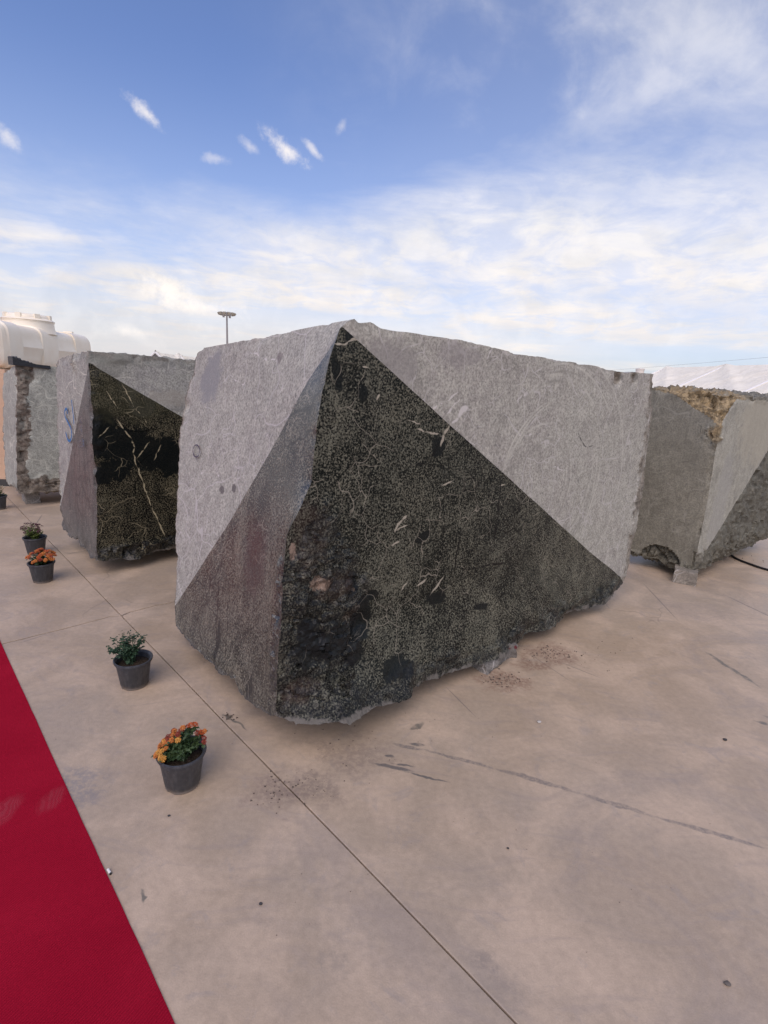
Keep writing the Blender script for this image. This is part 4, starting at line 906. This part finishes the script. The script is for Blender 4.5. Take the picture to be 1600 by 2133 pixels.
pot(gp, .0, 'dark grey pot with a flowerless leafy green plant leaning out over its rim', M_LEAF2, 380, [], lean=(-.030, .0), fol=(.070, .12), fan=fan, tip=7, leafs=.026)
FB = []
for i in range(64):
    a = rf.uniform(0, 6.283); e = math.sqrt(rf.random()); x = .008 + .105 * e * math.cos(a); y = .100 * e * math.sin(a)
    FB.append((x, y, .172 + .072 * (1 - .8 * e * e) + rf.uniform(-.006, .006), rf.choice(['fire', 'orange', 'fire', 'rust', 'orange', 'orange']), rf.uniform(.014, .019)))
gp = gnd(90, 1210)
pot(gp, .0, 'dark grey pot domed with dense fiery orange chrysanthemums, overlapping the wine red ones behind', M_LEAF, 260, FB, lean=(.008, 0), fol=(.105, .085), rimr=.092)
FC = []
for i in range(30):
    a = rf.uniform(0, 6.283); e = math.sqrt(rf.uniform(.15, 1)); x = -.004 + .100 * e * math.cos(a); y = .085 * e * math.sin(a)
    FC.append((x, y, .200 + .080 * (1 - .75 * e * e) + rf.uniform(-.012, .012), 'wine', rf.uniform(.011, .015)))
gp = gnd(76, 1153)
pot(gp, .0, 'dark grey pot of small wine red chrysanthemums with yellow green leaves', M_LEAF3, 300, FC, lean=(-.004, 0), fol=(.075, .11), rimr=.092)
FD = []
for i in range(16):
    a = rf.uniform(0, 6.283); e = math.sqrt(rf.uniform(.1, 1)); FD.append((.09 * e * math.cos(a), .08 * e * math.sin(a), .215 + .06 * (1 - .7 * e * e), 'cream', rf.uniform(.010, .013)))
gp = gnd(-2, 1060)
pot(gp, .0, 'dark pot of cream flowers and bright green leaves, farthest of the row along the carpet', M_LEAF3, 260, FD, lean=(.0, 0), fol=(.08, .09), rimr=.092)

# ------------------------------------------------------------------ litter
p = gnd(228, 1818); t0 = gnd(224, 1810); t1 = gnd(232, 1823); dd = hnorm(t1 - t0)
root = thing('cigarette_butt', 'white cigarette butt with a burnt end lying beside the red carpet', 'cigarette butt', (p[0], p[1], .0045))
L_ = np.linalg.norm(t1 - t0) * .62
G().tube([-dd * L_ * .6, dd * L_ * .42], .0042, 10).make('paper', flat('cigarette_paper', (.75, .72, .68), .8, .05), root, smooth=40)
G().tube([dd * L_ * .42 + np.array([0, 0, 0]), dd * L_ * .60], .0040, 10).make('burnt_end', flat('ash', (.03, .028, .026), .9, .4), root, smooth=40)
def pebble(u, v, r, m, label, seed, cat='pebble', flatn=.55):
    p = gnd(u, v); bm = bmesh.new(); bmesh.ops.create_icosphere(bm, subdivisions=2, radius=1)
    V = np.array([q.co[:] for q in bm.verts]); r *= .75; V = V * (1 + .45 * fbm(V + seed, 1.3, 3))[:, None] * np.array([r * 1.25, r, r * flatn]); V[:, 2] -= V[:, 2].min() - .0005
    for q, c in zip(bm.verts, V): q.co = c
    me = bpy.data.meshes.new('pebble'); bm.to_mesh(me); bm.free(); o = link('pebble', me, m, smooth=50); o.location = (p[0], p[1], 0)
    return tag(o, label, cat, 'loose pebbles on the concrete')
M_PD = flat('dark_pebble', (.05, .048, .05), .8, .4, 150); M_PL = flat('pale_pebble', (.45, .42, .38), .85, .2, 150)
pebble(543, 1884, .0065, M_PD, 'round dark pebble alone on the bare concrete in the foreground', 1)
pebble(352, 1700, .0055, M_PD, 'tiny dark pebble on the concrete just below the nearest flower pot', 2)
pebble(1123, 1505, .012, M_PL, 'flat pale stone chip on the open concrete in front of the large block', 3)
pebble(1510, 1542, .011, M_PD, 'dark stone chip on the concrete toward the right edge of the frame', 4)
pebble(1058, 1768, .005, M_PD, 'tiny dark grit grain on the concrete below the long drag mark', 5)
pebble(1515, 2051, .010, flat('brown_pebble', (.13, .11, .095), .8, .3, 150), 'flat brown pebble on the concrete in the lower right foreground', 6)
gr = G(); rg = random.Random(4)
def crumbs(u, v, su, sv, n, r0, r1):
    for _ in range(n):
        p = gnd(u + rg.gauss(0, su), v + rg.gauss(0, sv)); r = rg.uniform(r0, r1); a = rg.uniform(0, 6)
        q = [(p[0] + r * rg.uniform(.6, 1.2) * math.cos(a + i * 2.094), p[1] + r * rg.uniform(.6, 1.2) * math.sin(a + i * 2.094), .0006) for i in range(3)] + [(p[0], p[1], r * rg.uniform(.5, 1.))]
        gr.add(q, [(0, 1, 3), (1, 2, 3), (2, 0, 3)])
for a in ((570, 1650, 26, 22, 34, .003, .007), (478, 1494, 9, 4, 26, .004, .009), (1240, 1375, 55, 22, 26, .003, .006), (740, 1560, 60, 22, 30, .002, .006), (650, 1640, 30, 14, 20, .002, .005), (1050, 1415, 22, 8, 60, .003, .009), (1145, 1362, 26, 10, 70, .003, .009), (1560, 1166, 16, 4, 12, .004, .01), (900, 1530, 120, 40, 20, .002, .004), (980, 1700, 380, 180, 46, .0015, .003)): crumbs(*a)
o = gr.make('grit', flat('stone_grit', (.10, .078, .062), .9, .5, 60), kind='stuff')
tag(o, 'scattered dark stone crumbs and grit on the concrete around the large block', 'grit')
# black cable on the right
cp = [gnd(*q, .012) for q in ((1440, 1140), (1500, 1148), (1519, 1154), (1535, 1164), (1560, 1174), (1600, 1187), (1680, 1206), (1800, 1226))]
o = G().tube(curve(cp, 6), .011, 10).make('power_cable', flat('black_cable', (.012, .012, .014), .45, .2), smooth=60)
tag(o, 'thick black cable running out from under the right block', 'cable')

# ------------------------------------------------------------------ white water tank on its stand
TD = ray(700, 793.5); TD[2] = 0; TD = hnorm(TD)
q0 = ray(16, 715); q0 = q0 / np.linalg.norm(q0[:2]) * 8.6
TN = np.array([TD[1], -TD[0], 0])                             # towards the viewer's right; the long side faces the camera
if TN @ q0 > 0: TN = -TN
M_TANK = None
def tank_mat():
    m, k, b = mat('cream_plastic'); P = k.new('ShaderNodeTexCoord').outputs['Object']
    c = k.mix(k.step(k.noise(P, 2.5, 5, .6), .35, .7), (.95, .87, .72), (.90, .79, .62)); c = k.mix(k.step(k.noise(P, 9, 6, .7), .60, .75, 0., .35), c, (.55, .46, .36))
    k.put(b.inputs['Base Color'], c); b.inputs['Roughness'].default_value = .38; b.inputs['Subsurface Weight'].default_value = .0; return m
M_TANK = tank_mat()
def xat(u, org):
    """metres along the tank at which the picture column u meets the line org + x TD"""
    r = ray(u, 725); A_ = np.array([[TD[0], -r[0]], [TD[1], -r[1]]]); return np.linalg.solve(A_, -np.array(org)[:2])[0]
zc = 1.815; rt = .305; ry = .34
fr = np.array([q0[0], q0[1], 0]); tb = fr - TN * ry; TL = xat(190, fr)
root = thing('water_tank', 'long cream plastic water tank with ribbed sides lying on a stand at far left', 'water tank', (tb[0], tb[1], zc))
vs = []; fs = []; n = 72
rows = [(-.13, .10), (-.125, .55), (-.10, .80), (-.05, .92), (0, .965), (.02, .968)]
bands = [(xat(a, fr), xat(b, fr)) for a, b in ((16, 47), (90, 120), (158, 186))]
xs_ = sorted([.04 + .05 * q for q in range(int((TL - .06) / .05))] + [e + d for ab in bands for e in ab for d in (-.012, -.001, .001, .012)])
for x in xs_:
    if .03 < x < TL - .01: rows.append((x, 1.015 if any(a - .0015 <= x <= b_ + .0015 for a, b_ in bands) else .93))
rows += [(TL, .965), (TL + .05, .92), (TL + .09, .80), (TL + .105, .55), (TL + .11, .10)]
for x, sc in rows:
    for i in range(n):
        a = 2 * math.pi * i / n; ca, sa = math.cos(a), math.sin(a); e = 2 / 5.
        yy = math.copysign(abs(ca) ** e, ca) * ry; z = math.copysign(abs(sa) ** e, sa) * rt
        s_ = sc
        if abs(z) < .022 and 0 < x < TL: s_ = max(sc, 1.03)
        if z > .05 and sc < 1 and 0 < x < TL: s_ = .955
        vs.append(TD * x + TN * yy * s_ + np.array([0, 0, z * s_]))
for r in range(len(rows) - 1):
    for i in range(n): fs.append((r * n + i, r * n + (i + 1) % n, (r + 1) * n + (i + 1) % n, (r + 1) * n + i))
fs += [tuple(range(n))[::-1], tuple((len(rows) - 1) * n + i for i in range(n))]
mk('tank_body', vs, fs, M_TANK, root, smooth=20)
nk = tuple(TD * xat(64, tb))
G().lathe([(.36, .22), (.345, .27), (.335, .30), (.33, .375), (.335, .378), (.335, .39)], 48, nk).make('tank_neck', M_TANK, root, smooth=40)
lid = G().lathe([(.335, .391), (.345, .40), (.33, .415), (.30, .43), (.295, .455), (.28, .475), (.24, .485), (.0, .49)], 48, nk)
for q in range(8):
    a = q * math.pi / 4 + .2; lid.box((nk[0] + .29 * math.cos(a), nk[1] + .29 * math.sin(a), .455), (.022, .035, .030), a)
lid.make('tank_lid', M_TANK, root, smooth=40)
for x in (.03, TL - .03): G().box(TD * x + np.array([0, 0, .315]), (.035, .07, .035), ax=(TD, TN, np.array([0, 0, 1.]))).make('lifting_lug', M_TANK, root)
st = thing('tank_stand', 'peach painted masonry stand with dark plinth under the cream water tank', 'tank stand', (tb[0], tb[1], 0))
zt = zc - rt - .001
G().box(TD * TL / 2 + np.array([0, 0, (zt + .09) / 2]), (TL / 2 + .2, .38, (zt - .09) / 2), ax=(TD, TN, np.array([0, 0, 1.]))).make('stand_wall', flat('peach_render', (.60, .41, .28), .9, .2, 6, .2, .6, 25), st)
G().box(TD * TL / 2 + np.array([0, 0, .045]), (TL / 2 + .22, .40, .0445), ax=(TD, TN, np.array([0, 0, 1.]))).make('plinth', flat('dark_plinth', (.06, .058, .056), .9, .3), st)

# second tank: only its round lid shows above the large block
c_ = ray(1333, 773); c_ = c_ / np.linalg.norm(c_[:2]) * 16; zl = H + c_[2]
o = thing('white_barrel', 'small white plastic lid of a barrel peeping above the far end of the large block', 'barrel', (c_[0], c_[1], 0))
G().lathe([(.0, .001), (.30, .001), (.33, .05), (.34, .4), (.35, .42), (.34, .44), (.34, zl - .25), (.30, zl - .14), (.17, zl - .09), (.0, zl - .09)], 40).make('barrel_body', M_TANK, o, smooth=35)
G().lathe([(.105, zl - .091), (.105, zl + .02), (.112, zl + .03), (.112, zl + .06), (.10, zl + .07), (.0, zl + .072)], 32).make('barrel_lid', flat('white_plastic', (.75, .70, .64), .4), o, smooth=35)

# ------------------------------------------------------------------ tents
M_TENT = None
def tent_mat():
    m, k, b = mat('white_tent_fabric'); P = k.new('ShaderNodeTexCoord').outputs['Object']
    st = k.new('ShaderNodeMapping'); k.put(st.inputs['Vector'], P); st.inputs['Scale'].default_value = (.25, 1.2, 2.)
    c = k.mix(k.step(k.noise(st.outputs[0], 1.3, 5, .6), .38, .66), (.94, .87, .72), (.86, .79, .64))
    k.put(b.inputs['Base Color'], c); b.inputs['Roughness'].default_value = .7
    k.put(b.inputs['Normal'], k.bump(k.noise(st.outputs[0], 1.6, 5, .65), .6, .25)); return m
M_TENT = tent_mat(); M_TRIM = flat('white_keder_rail', (.80, .78, .75), .5, .05); M_DK = flat('grey_gable_sheet', (.13, .12, .115), .8, .2, 3); M_STEEL = flat('dull_steel', (.25, .235, .22), .5, .2, 4)
def tent(name, r0, r1, hw, hr, he, label, bays, gable_dark=False):
    """a ridge tent: r0, r1 ends of the ridge on the ground plan"""
    r0 = np.array([r0[0], r0[1], 0.]); r1 = np.array([r1[0], r1[1], 0.]); d = hnorm(r1 - r0); L = np.linalg.norm(r1 - r0); q = np.array([d[1], -d[0], 0]); up = np.array([0, 0, 1.])
    root = thing(name, label, 'tent', r0, 'white event tents behind the blocks')
    for b in range(bays):
        x0, x1 = L * b / bays + .02, L * (b + 1) / bays - .02; vs = []; nx, ny = 28, 28
        for sgn in (1, -1):
            o = len(vs)
            for i in range(nx + 1):
                for j in range(ny + 1):
                    s, t = i / nx, j / ny
                    sag = .10 * math.sin(math.pi * s) * math.sin(math.pi * t) - .42 * max(0, 1 - abs(s - t) * 7) - .42 * max(0, 1 - abs(s - 1 + t) * 7)
                    vs.append(d * (x0 + (x1 - x0) * s) + q * sgn * hw * t + up * (hr + (he - hr) * t - sag * .6))
        n1 = (nx + 1) * (ny + 1)
        fs = [(o + i * (ny + 1) + j, o + (i + 1) * (ny + 1) + j, o + (i + 1) * (ny + 1) + j + 1, o + i * (ny + 1) + j + 1) for o in (0, n1) for i in range(nx) for j in range(ny)]
        mk('roof_panel', vs, fs, M_TENT, root, smooth=0)
        for sgn in (1, -1): mk('side_wall', [d * x0 + q * sgn * (hw - .03), d * x1 + q * sgn * (hw - .03), d * x1 + q * sgn * (hw - .03) + up * (he - .02), d * x0 + q * sgn * (hw - .03) + up * (he - .02)], [(0, 1, 2, 3)], M_TENT, root)
    for b in range(bays + 1):
        x = L * b / bays
        for sgn in (1, -1):
            g = G(); g.tube([d * x + up * (hr + .03), d * x + q * sgn * hw + up * (he + .03)], .11, 6); g.make('roof_rail', M_TRIM, root, smooth=60)
            G().box(d * x + q * sgn * hw + up * (he - .05) / 2, (.09, .09, (he - .05) / 2), ax=(d, q, up)).make('leg', M_STEEL, root)
            G().tube([d * x + q * sgn * (hw + .02) + up * (he + .12), d * x + q * sgn * (hw + .25) + up * (he - .05), d * x + q * sgn * (hw + .10) + up * (he - .30)], .07, 6).make('eave_bracket', M_STEEL, root, smooth=60)
    for x, s in ((.0, -1), (L, 1)):
        mk('gable', [d * x + q * -hw, d * x + q * hw, d * x + q * hw + up * he, d * x + up * hr, d * x + q * -hw + up * he], [(0, 1, 2, 3, 4)], M_DK if gable_dark else M_TENT, root)
    return root
TT = hnorm(ray(635, 789)); TP = np.array([TT[1], -TT[0], 0]); 
r1_ = ray(1388, 766); r1_ = r1_ / np.linalg.norm(r1_[:2]); r2_ = ray(1512, 762); r2_ = r2_ / np.linalg.norm(r2_[:2])
HR = 6.0; pa = r1_ * ((HR - H) / r1_[2]); pb = r2_ * ((HR - H) / r2_[2]); pm = (pa @ TP + pb @ TP) / 2
def atp(r): return r * (pm / (r @ TP))
pa, pb = atp(r1_), atp(r2_); bay = (pa - pb) @ TT
tent('event_tent', pa, pa - TT * bay * 4, 7.5, HR, 2.35, 'long white fabric tent with creased roof panels behind the right block', 4)
# the small gabled tent seen between the black block and the large one
g_ = ray(323.5, 734); g_ = g_ / np.linalg.norm(g_[:2]) * 62; hg = H + g_[2]
e_ = hnorm(ray(900, 800)); tent('event_tent', g_, g_ + e_ * 26, 2.6, hg, hg - 2.3, 'distant white tent with dark gable end rising above the black block', 5, True)

# ------------------------------------------------------------------ floodlight mast
ld = ray(472.5, 652); ld = ld / np.linalg.norm(ld[:2]) * 150; hz = H + ld[2]
M_MAST = flat('galvanised_mast', (.30, .28, .27), .5, .1, 1); M_LAMP = flat('lamp_housing', (.34, .31, .25), .5, .2, 2); M_GLASS = flat('lamp_glass', (.52, .48, .38), .2, .1, 2)
root = thing('floodlight_mast', 'tall thin floodlight mast with a ring of lamps, far behind the large block', 'floodlight mast', (ld[0], ld[1], 0))
G().tube([(0, 0, .0), (0, 0, hz * .5), (0, 0, hz)], [.34, .28, .20], 12).make('pole', M_MAST, root, smooth=60)
G().lathe([(1.9, hz - .10), (1.98, hz - .02), (1.9, hz + .06), (1.82, hz - .02), (1.9, hz - .10)], 36).make('ring_frame', M_MAST, root, smooth=60)
for q in range(4):
    a = q * math.pi / 2 + .3; G().tube([(0, 0, hz), (1.9 * math.cos(a), 1.9 * math.sin(a), hz)], .07, 6).make('spoke', M_MAST, root)
for q in range(12):
    a = q * math.pi / 6; c = np.array([2.05 * math.cos(a), 2.05 * math.sin(a), hz - .22]); rd = np.array([math.cos(a), math.sin(a), 0]); tg = np.array([-rd[1], rd[0], 0]); tl = rd * .8 + np.array([0, 0, -.6])
    hn = np.cross(tg, tl)
    lm = G().box(c, (.36, .18, .30), ax=(tg, tl, hn)).make('floodlight', M_LAMP, root)
    G().box(c + tl * .20, (.31, .015, .25), ax=(tg, tl, hn)).make('lens', M_GLASS, lm)
for a in (.9, 3.9): G().box((.9 * math.cos(a), .9 * math.sin(a), hz - .75), (.22, .22, .40)).make('control_box', M_MAST, root)

# ------------------------------------------------------------------ overhead line
w0 = ray(1150, 780); w0 = w0 / np.linalg.norm(w0[:2]) * 120; w1 = ray(1900, 718); w1 = w1 / np.linalg.norm(w1[:2]) * 60
pts = []
for t in np.linspace(0, 1, 25):
    p = w0 * (1 - t) + w1 * t + EYE; p[2] -= .12 * 4 * t * (1 - t); pts.append(p)
ln = thing('power_line', 'thin overhead wire crossing the sky above the white tent', 'power line', (w0[0], w0[1], 0))
G().tube([p - np.array([w0[0], w0[1], 0]) for p in pts], .010, 5).make('wire', flat('wire', (.12, .12, .13), .6), ln)
for p, nm in ((pts[0], 0), (pts[-1], 1)):
    b_ = p - np.array([w0[0], w0[1], 0]); G().tube([(b_[0], b_[1], 0), (b_[0], b_[1], b_[2] + .3)], [.16, .11], 10).make('utility_pole', M_MAST, ln, smooth=60)
